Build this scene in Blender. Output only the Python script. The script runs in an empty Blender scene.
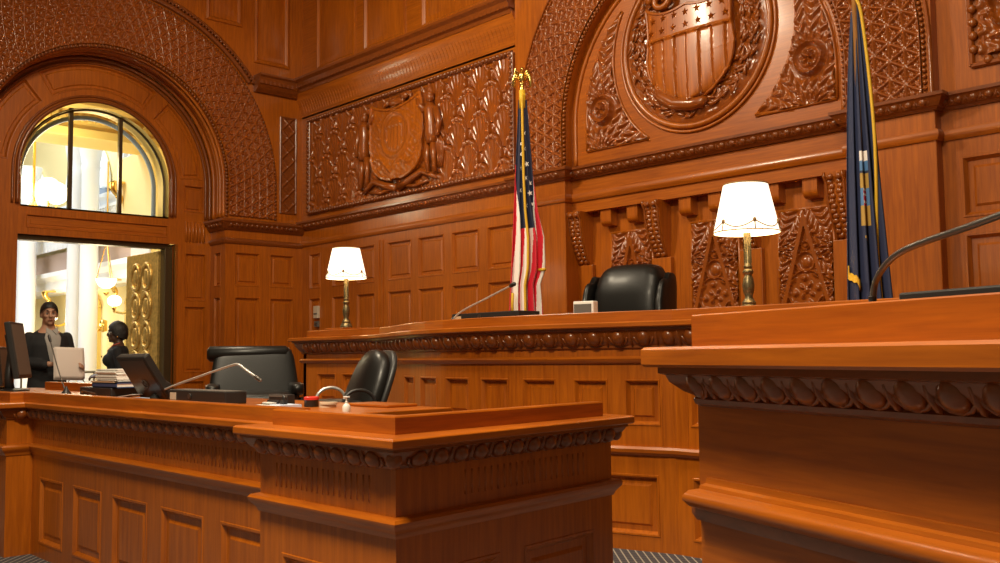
import bpy, math, random
import numpy as np
from mathutils import Vector, Matrix, Euler

random.seed(4)
scene = bpy.context.scene
COL = scene.collection
PI = math.pi
cos, sin = math.cos, math.sin


# ------------------------------------------------------------------ helpers
def link(o):
    COL.objects.link(o)
    return o


def tag(o, label=None, cat=None, group=None, kind=None):
    if label: o['label'] = label
    if cat: o['category'] = cat
    if group: o['group'] = group
    if kind: o['kind'] = kind
    return o


def thing(name, label, cat, loc=(0, 0, 0), rotz=0.0, group=None):
    o = link(bpy.data.objects.new(name, None))
    o.empty_display_size = 0.1
    o.location = loc
    o.rotation_euler = (0, 0, rotz)
    return tag(o, label, cat, group)


class MB:
    def __init__(s):
        s.v = []; s.f = []; s.m = []

    def add(s, vs, fs, m=0):
        b = len(s.v)
        s.v.extend([tuple(map(float, p)) for p in vs])
        for f in fs:
            s.f.append(tuple(i + b for i in f)); s.m.append(m)
        return s

    def box(s, x0, x1, y0, y1, z0, z1, m=0, M=None):
        vs = [(x, y, z) for x in (x0, x1) for y in (y0, y1) for z in (z0, z1)]
        if M is not None: vs = [tuple(M @ Vector(p)) for p in vs]
        return s.add(vs, [(0, 1, 3, 2), (4, 6, 7, 5), (0, 4, 5, 1), (2, 3, 7, 6), (0, 2, 6, 4), (1, 5, 7, 3)], m)

    def cbox(s, c, size, m=0, M=None):
        return s.box(c[0] - size[0] / 2, c[0] + size[0] / 2, c[1] - size[1] / 2, c[1] + size[1] / 2, c[2] - size[2] / 2, c[2] + size[2] / 2, m, M)

    def tube(s, pts, rad, n=8, m=0, caps=True):
        pts = [Vector(p) for p in pts]
        if not hasattr(rad, '__len__'): rad = [rad] * len(pts)
        vs = []; ref = None
        for i, p in enumerate(pts):
            t = (pts[min(i + 1, len(pts) - 1)] - pts[max(i - 1, 0)])
            t = t.normalized() if t.length > 1e-9 else Vector((0, 0, 1))
            if ref is None:
                a = Vector((0, 0, 1)) if abs(t.z) < .9 else Vector((1, 0, 0))
                ref = (a - t * a.dot(t)).normalized()
            else:
                ref = (ref - t * ref.dot(t)).normalized()
            b = t.cross(ref)
            for k in range(n):
                a = 2 * PI * k / n
                vs.append(p + (ref * cos(a) + b * sin(a)) * rad[i])
        fs = []
        for i in range(len(pts) - 1):
            for k in range(n):
                k2 = (k + 1) % n
                fs.append((i * n + k, i * n + k2, (i + 1) * n + k2, (i + 1) * n + k))
        if caps:
            fs.append(tuple(range(n))[::-1]); fs.append(tuple((len(pts) - 1) * n + k for k in range(n)))
        return s.add(vs, fs, m)

    def lathe(s, prof, c=(0, 0, 0), n=24, m=0, sx=1, sy=1):
        vs = []
        for r, z in prof:
            for k in range(n):
                a = 2 * PI * k / n
                vs.append((c[0] + r * sx * cos(a), c[1] + r * sy * sin(a), c[2] + z))
        fs = []
        for i in range(len(prof) - 1):
            for k in range(n):
                k2 = (k + 1) % n
                fs.append((i * n + k, i * n + k2, (i + 1) * n + k2, (i + 1) * n + k))
        if prof[0][0] > 1e-6: fs.append(tuple(range(n))[::-1])
        if prof[-1][0] > 1e-6: fs.append(tuple((len(prof) - 1) * n + k for k in range(n)))
        return s.add(vs, fs, m)

    def ball(s, c, r, nu=10, nv=6, m=0, M=None, e1=1.0, e2=1.0, fn=None):
        """(super)ellipsoid, r a number or three radii"""
        if not hasattr(r, '__len__'): r = (r, r, r)
        pw = lambda x, e: math.copysign(abs(x) ** e, x)
        vs = []
        for j in range(nv + 1):
            ph = -PI / 2 + PI * j / nv
            for k in range(nu):
                th = 2 * PI * k / nu
                p = Vector((r[0] * pw(cos(ph), e1) * pw(cos(th), e2), r[1] * pw(cos(ph), e1) * pw(sin(th), e2), r[2] * pw(sin(ph), e1)))
                if fn: p = Vector(fn(p))
                if M is not None: p = M @ p
                vs.append(p + Vector(c))
        fs = []
        for j in range(nv):
            for k in range(nu):
                k2 = (k + 1) % nu
                fs.append((j * nu + k, j * nu + k2, (j + 1) * nu + k2, (j + 1) * nu + k))
        return s.add(vs, fs, m)

    def grid(s, P, m=0, mask=None, wrap=False, mi=None):
        P = np.asarray(P); nu, nv = P.shape[:2]
        b = len(s.v)
        s.v.extend(map(tuple, P.reshape(-1, 3).tolist()))
        for i in range(nu - (0 if wrap else 1)):
            i2 = (i + 1) % nu
            for j in range(nv - 1):
                if mask is not None and not mask[i][j]: continue
                s.f.append((b + i * nv + j, b + i2 * nv + j, b + i2 * nv + j + 1, b + i * nv + j + 1))
                s.m.append(m if mi is None else int(mi[i][j]))
        return s

    def sweep(s, path, prof, m=0, closed=False):
        """path: 2-D points; prof: closed polygon of (outward offset, z); outward = right of travel"""
        P = [Vector(p) for p in path]; n = len(P); vs = []
        for i in range(n):
            a = P[i] - P[i - 1] if (i > 0 or closed) else None
            b = P[(i + 1) % n] - P[i] if (i < n - 1 or closed) else None
            na = Vector((a.y, -a.x)).normalized() if a is not None else None
            nb = Vector((b.y, -b.x)).normalized() if b is not None else None
            if na is None: nn = nb
            elif nb is None: nn = na
            else:
                nn = na + nb; nn = nn / max(nn.dot(na), .25)
            for o, z in prof:
                vs.append((P[i].x + nn.x * o, P[i].y + nn.y * o, z))
        k = len(prof); fs = []
        for i in range(n if closed else n - 1):
            i2 = (i + 1) % n
            for j in range(k):
                j2 = (j + 1) % k
                fs.append((i * k + j, i2 * k + j, i2 * k + j2, i * k + j2))
        if not closed:
            fs.append(tuple(range(k))); fs.append(tuple((n - 1) * k + j for j in range(k))[::-1])
        return s.add(vs, fs, m)

    def build(s, name, mat, parent=None, smooth=None, bevel=0, loc=None):
        me = bpy.data.meshes.new(name)
        me.from_pydata(s.v, [], s.f); 
        mats = mat if isinstance(mat, (list, tuple)) else [mat]
        for x in mats: me.materials.append(x)
        if len(mats) > 1: me.polygons.foreach_set('material_index', s.m)
        me.update()
        if smooth:
            me.polygons.foreach_set('use_smooth', [True] * len(me.polygons))
            if smooth is not True: me.set_sharp_from_angle(angle=math.radians(smooth))
        o = link(bpy.data.objects.new(name, me))
        if parent is not None: o.parent = parent
        if loc: o.location = loc
        if bevel:
            b = o.modifiers.new('bevel', 'BEVEL'); b.width = bevel; b.segments = 2; b.limit_method = 'ANGLE'
        return o


def copy_tree(o, parent=None):
    c = o.copy(); link(c)
    if parent is not None: c.parent = parent
    for ch in list(o.children): copy_tree(ch, c)
    return c


# ------------------------------------------------------------------ materials
def new_mat(name):
    m = bpy.data.materials.new(name); m.use_nodes = True
    nt = m.node_tree; b = nt.nodes['Principled BSDF']
    return m, nt, b


def plain(name, col, rough=.5, metal=0., coat=0., bump=0., bscale=60., var=.0, spec=.5, coat_rough=.1):
    m, nt, b = new_mat(name)
    b.inputs['Base Color'].default_value = (*col, 1)
    b.inputs['Roughness'].default_value = rough
    b.inputs['Metallic'].default_value = metal
    b.inputs['Coat Weight'].default_value = coat
    b.inputs['Coat Roughness'].default_value = coat_rough
    b.inputs['Specular IOR Level'].default_value = spec
    tc = nt.nodes.new('ShaderNodeTexCoord')
    nz = nt.nodes.new('ShaderNodeTexNoise'); nz.inputs['Scale'].default_value = bscale; nz.inputs['Detail'].default_value = 4
    nt.links.new(tc.outputs['Object'], nz.inputs['Vector'])
    if bump:
        bp = nt.nodes.new('ShaderNodeBump'); bp.inputs['Strength'].default_value = bump; bp.inputs['Distance'].default_value = .01
        nt.links.new(nz.outputs['Fac'], bp.inputs['Height']); nt.links.new(bp.outputs['Normal'], b.inputs['Normal'])
    if var:
        cr = nt.nodes.new('ShaderNodeValToRGB')
        cr.color_ramp.elements[0].position = .3; cr.color_ramp.elements[1].position = .7
        cr.color_ramp.elements[0].color = tuple(c * (1 - var) for c in col) + (1,)
        cr.color_ramp.elements[1].color = tuple(min(1, c * (1 + var)) for c in col) + (1,)
        nt.links.new(nz.outputs['Fac'], cr.inputs['Fac']); nt.links.new(cr.outputs['Color'], b.inputs['Base Color'])
    return m


def wood(name, scale, dark, light, rough=.35, coat=.26, bump=.07):
    m, nt, b = new_mat(name)
    tc = nt.nodes.new('ShaderNodeTexCoord')
    mp = nt.nodes.new('ShaderNodeMapping'); mp.inputs['Scale'].default_value = scale
    nt.links.new(tc.outputs['Object'], mp.inputs['Vector'])
    n1 = nt.nodes.new('ShaderNodeTexNoise'); n1.inputs['Scale'].default_value = 5; n1.inputs['Detail'].default_value = 7; n1.inputs['Roughness'].default_value = .62
    n1.inputs['Distortion'].default_value = .5
    nt.links.new(mp.outputs['Vector'], n1.inputs['Vector'])
    n2 = nt.nodes.new('ShaderNodeTexNoise'); n2.inputs['Scale'].default_value = 1.1; n2.inputs['Detail'].default_value = 2
    nt.links.new(tc.outputs['Object'], n2.inputs['Vector'])
    ad = nt.nodes.new('ShaderNodeMath'); ad.operation = 'MULTIPLY_ADD'; ad.inputs[1].default_value = .68
    nt.links.new(n1.outputs['Fac'], ad.inputs[0])
    ml = nt.nodes.new('ShaderNodeMath'); ml.operation = 'MULTIPLY'; ml.inputs[1].default_value = .32
    nt.links.new(n2.outputs['Fac'], ml.inputs[0]); nt.links.new(ml.outputs[0], ad.inputs[2])
    cr = nt.nodes.new('ShaderNodeValToRGB'); cr.color_ramp.elements[0].position = .33; cr.color_ramp.elements[1].position = .66
    cr.color_ramp.elements[0].color = (*dark, 1); cr.color_ramp.elements[1].color = (*light, 1)
    nt.links.new(ad.outputs[0], cr.inputs['Fac']); nt.links.new(cr.outputs['Color'], b.inputs['Base Color'])
    b.inputs['Roughness'].default_value = rough
    b.inputs['Coat Weight'].default_value = coat; b.inputs['Coat Roughness'].default_value = .13
    bp = nt.nodes.new('ShaderNodeBump'); bp.inputs['Strength'].default_value = bump; bp.inputs['Distance'].default_value = .004
    nt.links.new(n1.outputs['Fac'], bp.inputs['Height']); nt.links.new(bp.outputs['Normal'], b.inputs['Normal'])
    return m


def emit(name, col, strength):
    m, nt, b = new_mat(name)
    b.inputs['Base Color'].default_value = (*col, 1)
    b.inputs['Emission Color'].default_value = (*col, 1)
    b.inputs['Emission Strength'].default_value = strength
    b.inputs['Roughness'].default_value = .6
    return m


WD, WL = (.255, .055, .0020), (.48, .124, .0045)
W_V = wood('oak_upright_grain', (9, 9, .55), WD, WL)
W_H = wood('oak_level_grain', (.55, .55, 11), WD, WL)
W_C = wood('oak_carved', (5, 5, 3), (.21, .045, .004), (.33, .080, .007), rough=.28, coat=.45, bump=.015)
W_D = wood('oak_patina_shade_moulding', (3, 3, 9), (.15, .034, .004), (.25, .060, .007), rough=.32, coat=.35, bump=.05)  # darker oak: patina in the carving, plus shading put into the colour
BRASS = plain('brass', (.55, .38, .11), .28, 1., bump=.1, bscale=90)
OLDBRASS = plain('aged_brass', (.17, .135, .07), .38, .75, bump=.15, bscale=120, var=.35)
GOLD = plain('gilt', (.85, .58, .16), .22, 1.)
BRONZE = plain('dark_bronze', (.085, .06, .03), .35, .6, bump=.1)
DOORBRASS = plain('door_brass', (.58, .39, .12), .38, .7, var=.25, bscale=25, bump=.1)
LEATHER = plain('black_leather', (.006, .0055, .005), .40, 0, coat=.10, bump=.10, bscale=160, coat_rough=.2, spec=.30)
PLASTIC = plain('black_plastic', (.018, .017, .017), .42, bump=.05, bscale=300)
GREYPLASTIC = plain('grey_plastic', (.12, .11, .10), .5, bump=.05)
SCREEN = plain('dim_screen', (.075, .062, .05), .3)
STEEL = plain('brushed_steel', (.72, .71, .68), .32, .65)
DARKSTEEL = plain('dark_steel', (.18, .17, .16), .3, .9)
WHITE = plain('white_paper', (.82, .80, .76), .7)
CREAM = plain('cream_plastic', (.55, .47, .36), .5)
BLUECARD = plain('blue_card', (.03, .06, .16), .5)
RED = plain('red_plastic', (.6, .03, .02), .35)
LABELTAN = plain('tan_sticker', (.55, .38, .24), .6)
CLEARWHITE = plain('milky_bottle', (.75, .73, .68), .3)
SHADE = emit('lit_lamp_shade', (1., .88, .66), 1.7)
SHADETRIM = plain('shade_trim', (.30, .17, .06), .6)
GLOBE = emit('lit_globe', (1., .86, .6), 4)
SKIN_L = plain('light_skin', (.42, .22, .14), .5, var=.08, bscale=20)
SKIN_D = plain('dark_skin', (.075, .035, .02), .45, var=.1, bscale=20)
HAIR = plain('dark_hair', (.012, .010, .009), .5, bump=.6, bscale=90)
SUIT = plain('black_wool', (.010, .010, .012), .8, bump=.2, bscale=200)
SHIRT = plain('grey_shirt', (.33, .31, .29), .75, bump=.2, bscale=50)
NAVY = plain('navy_cloth', (.018, .026, .075), .7, bump=.15, bscale=60)
FRED = plain('red_cloth', (.74, .02, .045), .6)
FWHITE = plain('white_cloth', (.88, .82, .78), .65)
FBLUE = plain('blue_cloth', (.018, .022, .06), .65)
FRINGE = plain('gold_fringe', (.75, .45, .02), .5, bump=.5, bscale=200)
SKYBLUE = plain('pale_blue_cloth', (.08, .20, .42), .65)
TAN = plain('tan_cloth', (.45, .28, .06), .65)
HALLYEL = plain('yellow_plaster', (.86, .64, .18), .7)
HALLCREAM = plain('cream_plaster', (.86, .72, .36), .7)
HALLWHITE = plain('white_paint', (.82, .85, .88), .45)
HALLGREY = plain('grey_blue_paint', (.22, .28, .36), .4)
HALLPINK = plain('pink_panel', (.50, .36, .28), .7)
EYE = plain('eye_white', (.30, .27, .25), .4)
LIP = plain('lip', (.25, .07, .05), .5)


def carpet_mat():
    m, nt, b = new_mat('striped_carpet')
    tc = nt.nodes.new('ShaderNodeTexCoord')
    mp = nt.nodes.new('ShaderNodeMapping'); mp.inputs['Rotation'].default_value = (0, 0, math.radians(-47.5))
    nt.links.new(tc.outputs['Object'], mp.inputs['Vector'])
    sp = nt.nodes.new('ShaderNodeSeparateXYZ'); nt.links.new(mp.outputs['Vector'], sp.inputs[0])

    def stripe(sock, period, width):
        a = nt.nodes.new('ShaderNodeMath'); a.operation = 'DIVIDE'; a.inputs[1].default_value = period; nt.links.new(sock, a.inputs[0])
        f = nt.nodes.new('ShaderNodeMath'); f.operation = 'FRACT'; nt.links.new(a.outputs[0], f.inputs[0])
        g = nt.nodes.new('ShaderNodeMath'); g.operation = 'LESS_THAN'; g.inputs[1].default_value = width; nt.links.new(f.outputs[0], g.inputs[0])
        return g.outputs[0]
    a = stripe(sp.outputs['X'], .043, .2); c = stripe(sp.outputs['Y'], .05, .3)
    nz = nt.nodes.new('ShaderNodeTexNoise'); nz.inputs['Scale'].default_value = 300; nt.links.new(tc.outputs['Object'], nz.inputs['Vector'])
    m1 = nt.nodes.new('ShaderNodeMix'); m1.data_type = 'RGBA'; m1.inputs[6].default_value = (.05, .045, .055, 1); m1.inputs[7].default_value = (.085, .075, .08, 1); nt.links.new(c, m1.inputs[0])
    m2 = nt.nodes.new('ShaderNodeMix'); m2.data_type = 'RGBA'; m2.inputs[7].default_value = (.33, .29, .24, 1); nt.links.new(a, m2.inputs[0]); nt.links.new(m1.outputs[2], m2.inputs[6])
    nt.links.new(m2.outputs[2], b.inputs['Base Color']); b.inputs['Roughness'].default_value = .95
    bp = nt.nodes.new('ShaderNodeBump'); bp.inputs['Strength'].default_value = .4; nt.links.new(nz.outputs['Fac'], bp.inputs['Height']); nt.links.new(bp.outputs['Normal'], b.inputs['Normal'])
    return m


CARPET = carpet_mat()


def glass_mat():
    m = bpy.data.materials.new('window_glass'); m.use_nodes = True
    nt = m.node_tree; nt.nodes.clear()
    out = nt.nodes.new('ShaderNodeOutputMaterial'); mix = nt.nodes.new('ShaderNodeMixShader')
    tr = nt.nodes.new('ShaderNodeBsdfTransparent'); gl = nt.nodes.new('ShaderNodeBsdfGlossy'); gl.inputs['Roughness'].default_value = .03
    tr.inputs['Color'].default_value = (.95, .97, .96, 1)
    fr = nt.nodes.new('ShaderNodeFresnel'); fr.inputs['IOR'].default_value = 1.3
    nt.links.new(fr.outputs[0], mix.inputs[0]); nt.links.new(tr.outputs[0], mix.inputs[1]); nt.links.new(gl.outputs[0], mix.inputs[2]); nt.links.new(mix.outputs[0], out.inputs[0])
    return m


GLASS = glass_mat()


# ------------------------------------------------------------------ panelled surfaces
PROF = [(-.010, 0), (-.007, .006), (.003, .005), (.011, -.010), (.020, -.028), (.048, -.028), (.062, -.015)]


def ring_pts(mapf, r, ins, d, n):
    u0, u1, z0, z1 = r
    u0, u1, z0, z1 = u0 + ins, u1 - ins, z0 + ins, z1 - ins
    P = [mapf(u0 + (u1 - u0) * i / n, d, z0) for i in range(n + 1)]
    P += [mapf(u1 - (u1 - u0) * i / n, d, z1) for i in range(n + 1)]
    return P


def panel_part(mapf, r, n=1, prof=PROF, k=1.0):
    mb = MB(); rings = [ring_pts(mapf, r, a * k, b, n) for a, b in prof]
    L = 2 * (n + 1); vs = [p for q in rings for p in q]; fs = []
    for i in range(len(rings) - 1):
        for j in range(L):
            j2 = (j + 1) % L
            fs.append((i * L + j, i * L + j2, (i + 1) * L + j2, (i + 1) * L + j))
    b = (len(rings) - 1) * L
    for i in range(n):
        fs.append((b + i, b + i + 1, b + L - 2 - i, b + L - 1 - i))
    return mb.add(vs, fs)


def paneling(mb, mapf, U0, U1, Z0, Z1, panels, du=None):
    us = {U0, U1}; zs = {Z0, Z1}
    for r in panels:
        us |= {r[0], r[1]}; zs |= {r[2], r[3]}
    us = sorted(us); zs = sorted(zs)
    if du:
        uu = []
        for a, b in zip(us, us[1:]):
            k = max(1, int(math.ceil((b - a) / du)))
            uu += [a + (b - a) * i / k for i in range(k)]
        us = uu + [us[-1]]
    for a, b in zip(us, us[1:]):
        for c, d in zip(zs, zs[1:]):
            um, zm = (a + b) / 2, (c + d) / 2
            if any(r[0] < um < r[1] and r[2] < zm < r[3] for r in panels): continue
            mb.add([mapf(a, 0, c), mapf(b, 0, c), mapf(b, 0, d), mapf(a, 0, d)], [(0, 1, 2, 3)])


def panels_of(parent, mapf, panels, mat=None, n=1, k=1.0, prof=PROF, name='panel'):
    for r in panels:
        panel_part(mapf, r, n, prof, k).build(name, mat or W_V, parent, smooth=25)


RAISED = [(-.05, 0), (-.045, .02), (-.02, .03), (-.005, .012), (.004, .004), (.04, .004), (.055, .012)]


# path helper: arclength parametrised polyline, outward = right of travel
class Path:
    def __init__(s, pts):
        s.p = [Vector(p) for p in pts]; s.L = [0]
        for a, b in zip(s.p, s.p[1:]): s.L.append(s.L[-1] + (b - a).length)
        s.len = s.L[-1]

    def at(s, u):
        i = 0
        while i < len(s.L) - 2 and u > s.L[i + 1]: i += 1
        a, b = s.p[i], s.p[i + 1]; t = (b - a).normalized()
        return a + t * (u - s.L[i]), t

    def map(s, u, d, z):
        p, t = s.at(u)
        return (p.x + t.y * d, p.y - t.x * d, z)

    def frame(s, u):
        # smoothed normal
        p, _ = s.at(u)
        a, _ = s.at(max(0, u - .06)); b, _ = s.at(min(s.len, u + .06))
        t = (b - a).normalized()
        return p, t, Vector((t.y, -t.x))


def egg_row(mb, path, u0, u1, pitch, zc, off, er, tilt=.5, nu=8, nv=6, dart=True):
    """egg and dart carving along a path; er = (half width, depth, half height)"""
    n = max(1, int(round((u1 - u0) / pitch))); st = (u1 - u0) / n
    for i in range(n):
        for kind in (0, 1):
            if kind and (not dart): continue
            u = u0 + (i + (.5 if kind == 0 else 1.0)) * st
            if u > u1 - 1e-4 and kind: continue
            p, t, nn = path.frame(u)
            X = Vector((t.x, t.y, 0)); N = Vector((nn.x, nn.y, 0)); Z = Vector((0, 0, 1))
            N2 = N * cos(tilt) - Z * sin(tilt); Z2 = Z * cos(tilt) + N * sin(tilt)
            M = Matrix((X, N2, Z2)).transposed()
            c = Vector((p.x, p.y, zc)) + N * off
            if kind == 0:
                mb.ball(c, er, nu, nv, M=M)
                # shell round the egg: a flattened bowed rim
                pts = []
                for k in range(7):
                    a = PI * (1.0 + k / 6.0)
                    pts.append(c + X * cos(a) * er[0] * 1.35 + Z2 * (sin(a) * er[2] * 1.2 + er[2] * .25) + N2 * .1 * er[1])
                mb.tube(pts, er[0] * .17, 5)
            else:
                mb.ball(c - Z2 * er[2] * .1, (er[0] * .22, er[1] * .7, er[2] * 1.1), 6, 4, M=M)


def bead_row(mb, pts, r, nu=6, nv=4):
    for p in pts: mb.ball(p, r, nu, nv)


def polyline_pts(path, step):
    P = [Vector(p) for p in path]; out = []; acc = 0
    for a, b in zip(P, P[1:]):
        L = (b - a).length; t = (b - a) / max(L, 1e-9); d = -acc
        while d + step <= L:
            d += step; out.append(a + t * d)
        acc = L - d
    return out


# ------------------------------------------------------------------ carving fields
def smooth_ridge(d, w):
    return np.clip(1 - np.abs(d) / w, 0, 1)


def bump2(u, v, cu, cv, ru, rv, p=.5):
    q = 1 - ((u - cu) / ru) ** 2 - ((v - cv) / rv) ** 2
    return np.clip(q, 0, 1) ** p


def leafy(u, v, s=1.0, seed=0.0):
    """swirling acanthus-like relief, 0..1"""
    a = np.sin(u * 31 * s + 2.2 * np.sin(v * 17 * s + seed)) * np.sin(v * 29 * s + 2.2 * np.sin(u * 19 * s + 1 + seed))
    b = np.sin((u + v) * 53 * s + 1.5 * np.sin(v * 23 * s)) * .35
    return np.clip(.45 + .55 * a + b, 0, 1.2)


def fan_leaf(u, v, pu, pv, n, vein=75.0, phase=0.0):
    """leaves fanning out of one point, each with a spine and slanting veins, 0..1"""
    r = np.hypot(u - pu, v - pv); an = np.arctan2(v - pv, u - pu) + phase
    k = np.abs(np.sin(an * n / 2))                   # 1 on the spine, 0 between two leaves
    leaf = np.clip(k, 0, 1) ** .6
    ve = .72 + .28 * np.cos(r * vein + 5.5 * k)
    return np.clip(leaf * ve - .12 * (k > .96), 0, 1)


def lattice_h(s, r, row):
    """star net in (arclength, radius): three bold families of ridges and three fine ones"""
    h = np.zeros_like(s)
    tri = row / .866
    rnd_ = lambda d, w: np.sqrt(np.clip(1 - (d / w) ** 2, 0, 1))
    for ang in (0, PI / 3, -PI / 3):
        q = (r * cos(ang) - s * sin(ang)) / row
        d = np.abs(q - np.round(q)) * row
        h = np.maximum(h, rnd_(d, .0135))
    for ang in (PI / 2, PI / 6, -PI / 6):
        q = (r * cos(ang) - s * sin(ang)) / (tri / 2)
        d = np.abs(q - np.round(q)) * (tri / 2)
        h = np.maximum(h, .5 * rnd_(d, .0085))
    return h


def arch_lattice(mapf, cu, cz, r0, r1, zbase, rows_, step=.0062):
    """net carving on an arch band: mapf(u, d, z). stilted down to zbase"""
    st = cz - zbase; rm = (r0 + r1) / 2; L = 2 * st + PI * rm
    ns = int(L / step); nr = int((r1 - r0) / step)
    mb = MB(); S = np.linspace(0, L, ns + 1); Rr = np.linspace(r0, r1, nr + 1)
    SS, RR = np.meshgrid(S, Rr, indexing='ij')
    h = lattice_h(SS - L / 2, RR - r0, (r1 - r0) / rows_) * .030
    edge = np.minimum(RR - r0, r1 - RR); h = np.where(edge < .012, .03, h)
    P = np.zeros((ns + 1, nr + 1, 3))
    for i, s_ in enumerate(S):
        for j, r_ in enumerate(Rr):
            if s_ < st: u, z = cu - r_, zbase + s_
            elif s_ > L - st: u, z = cu + r_, zbase + (L - s_)
            else:
                a = PI - (s_ - st) / rm
                u, z = cu + r_ * cos(a), cz + r_ * sin(a)
            P[i, j] = mapf(u, h[i, j], z)
    mb.grid(P)
    return mb


def arch_pts(cu, cz, r, zbase, step):
    st = cz - zbase; out = []
    k = max(1, int(st / step))
    out += [(cu - r, zbase + st * i / k) for i in range(k)]
    n = int(PI * r / step)
    out += [(cu + r * cos(PI - PI * i / n), cz + r * sin(PI - PI * i / n)) for i in range(n + 1)]
    out += [(cu + r, cz - st * i / k) for i in range(1, k + 1)]
    return out


def flat_with_arch(mb, mapf, U0, U1, Z0, Z1, cu, cz, R, d=0, n=48):
    """wall face round an arched hole (stilted down to Z0)"""
    pts = [(cu + R * cos(PI * i / n), cz + R * sin(PI * i / n)) for i in range(n + 1)]
    out = []
    for (u, z) in pts:
        du, dz = u - cu, z - cz; t = 1e9
        if du > 1e-9: t = min(t, (U1 - cu) / du)
        if du < -1e-9: t = min(t, (U0 - cu) / du)
        if dz > 1e-9: t = min(t, (Z1 - cz) / dz)
        out.append((cu + du * t, cz + dz * t))
    for i in range(n):
        mb.add([mapf(*q) for q in ((pts[i][0], d, pts[i][1]), (pts[i + 1][0], d, pts[i + 1][1]), (out[i + 1][0], d, out[i + 1][1]), (out[i][0], d, out[i][1]))], [(0, 1, 2, 3)])
    # corners
    for cu2, cz2 in ((U1, Z1), (U0, Z1)):
        for i in range(n):
            a, b = out[i], out[i + 1]
            if abs(a[0] - b[0]) > 1e-6 and abs(a[1] - b[1]) > 1e-6:
                if (abs(a[0] - cu2) < 1e-6 or abs(b[0] - cu2) < 1e-6):
                    mb.add([mapf(a[0], d, a[1]), mapf(b[0], d, b[1]), mapf(cu2, d, cz2)], [(0, 1, 2)])
    if cz > Z0:
        for a, b in ((U0, cu - R), (cu + R, U1)):
            mb.add([mapf(a, d, Z0), mapf(b, d, Z0), mapf(b, d, cz), mapf(a, d, cz)], [(0, 1, 2, 3)])

# ================================================================== SETTING
XL, XD, YB = -11.69, -12.10, 7.20          # left wall face, door bay face, back wall face
TOP = 7.0

mb = MB().box(XD - .05, 3.0, -3.0, 7.6, -.06, 0)
tag(mb.build('floor', CARPET), 'dark striped carpet on the courtroom floor', kind='structure')
mb = MB().box(XD - .3, 3.0, -3.0, 7.6, TOP, TOP + .1)
tag(mb.build('ceiling', plain('ceiling_plaster', (.55, .45, .28), .8)), 'plain ceiling over the courtroom', kind='structure')

mapB = lambda Y: (lambda u, d, z: (u, Y - d, z))        # faces the room (-Y)
mapL = lambda X: (lambda u, d, z: (X + d, u, z))        # faces the room (+X)
mapXr = lambda Y: (lambda u, d, z: (u, Y - d, z))

# ---------------------------------------------------------------- back wall
WB = MB().box(XL - .2, 3.0, YB + .22, YB + .4, 0, TOP)
WALLB = tag(WB.build('wall_back', W_V), 'panelled oak wall behind the bench', kind='structure')
AC, AZ, AR0, AR1 = -5.125, 3.45, 1.48, 2.13              # arch on the pilaster face
PL0, PL1, PR0, PR1 = -7.31, -6.63, -3.63, -2.95         # pilasters
YP, YR = 7.10, 7.34

m7 = mapB(YB)
cols = [(-11.50, -11.24), (-10.94, -10.56), (-10.38, -10.0), (-9.715, -9.257), (-9.11, -8.65), (-8.49, -8.045), (-7.89, -7.46)]
rows = [(2.13, 2.59), (1.32, 1.985), (.22, 1.12)]
pan = [(a, b, c, d) for a, b in cols for c, d in rows]
mb = MB(); paneling(mb, m7, XL, PL0, 0, 2.95, pan)
mb.build('wainscot', W_V, WALLB)
panels_of(WALLB, m7, pan)
MB().box(-9.925, -9.885, 7.185, 7.22, 0, 2.64).box(-9.845, -9.805, 7.185, 7.22, 0, 2.64).build('wainscot_stile', W_V, WALLB, bevel=.006)

# wall above the cornice, left of the arch
mb = MB(); paneling(mb, m7, XL, PL0, 2.95, 4.55, [(-11.42, -7.52, 3.22, 4.38)])
mb.box(XL, PL0, YB, YB + .2, 4.5, TOP)
mb.build('upper_wall', W_H, WALLB)
up = [(-11.25, -10.46, 5.16, 6.8), (-10.14, -9.40, 5.16, 6.8), (-8.95, -7.9, 5.16, 6.8)]
panels_of(WALLB, m7, up, k=1.3, prof=RAISED)
# coved frieze with flutes
mb = MB()
mb.sweep([(XL, YB), (PL0, YB)], [(-.02, 4.52), (.012, 4.52), (.03, 4.60), (.07, 4.70), (.14, 4.80), (.14, 4.84), (-.02, 4.84)])
for i in range(72):
    x = -11.6 + i * .06
    mb.tube([(x, YB - .020, 4.56), (x, YB - .036, 4.62), (x, YB - .07, 4.70), (x, YB - .112, 4.765)], [.004, .006, .006, .003], 5)
mb.build('coved_frieze', W_H, WALLB, smooth=40)
mb = MB().sweep([(XL, YB), (PL0 - .02, YB), (PL0 - .02, YB - .08), (-2.9, YB - .08), (-2.9, YB), (3, YB)] if False else [(XL, YB), (PL0 - .02, YB)],
                [(0, 4.82), (.15, 4.82), (.15, 4.86), (.19, 4.88), (.20, 4.94), (.24, 4.97), (.24, 5.0), (0, 5.0)])
for i in range(62):
    x = -11.5 + i * .068
    mb.box(x, x + .036, YB - .195, YB - .1, 4.875, 4.925)
mb.build('dentil_cornice', W_D, WALLB)

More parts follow.
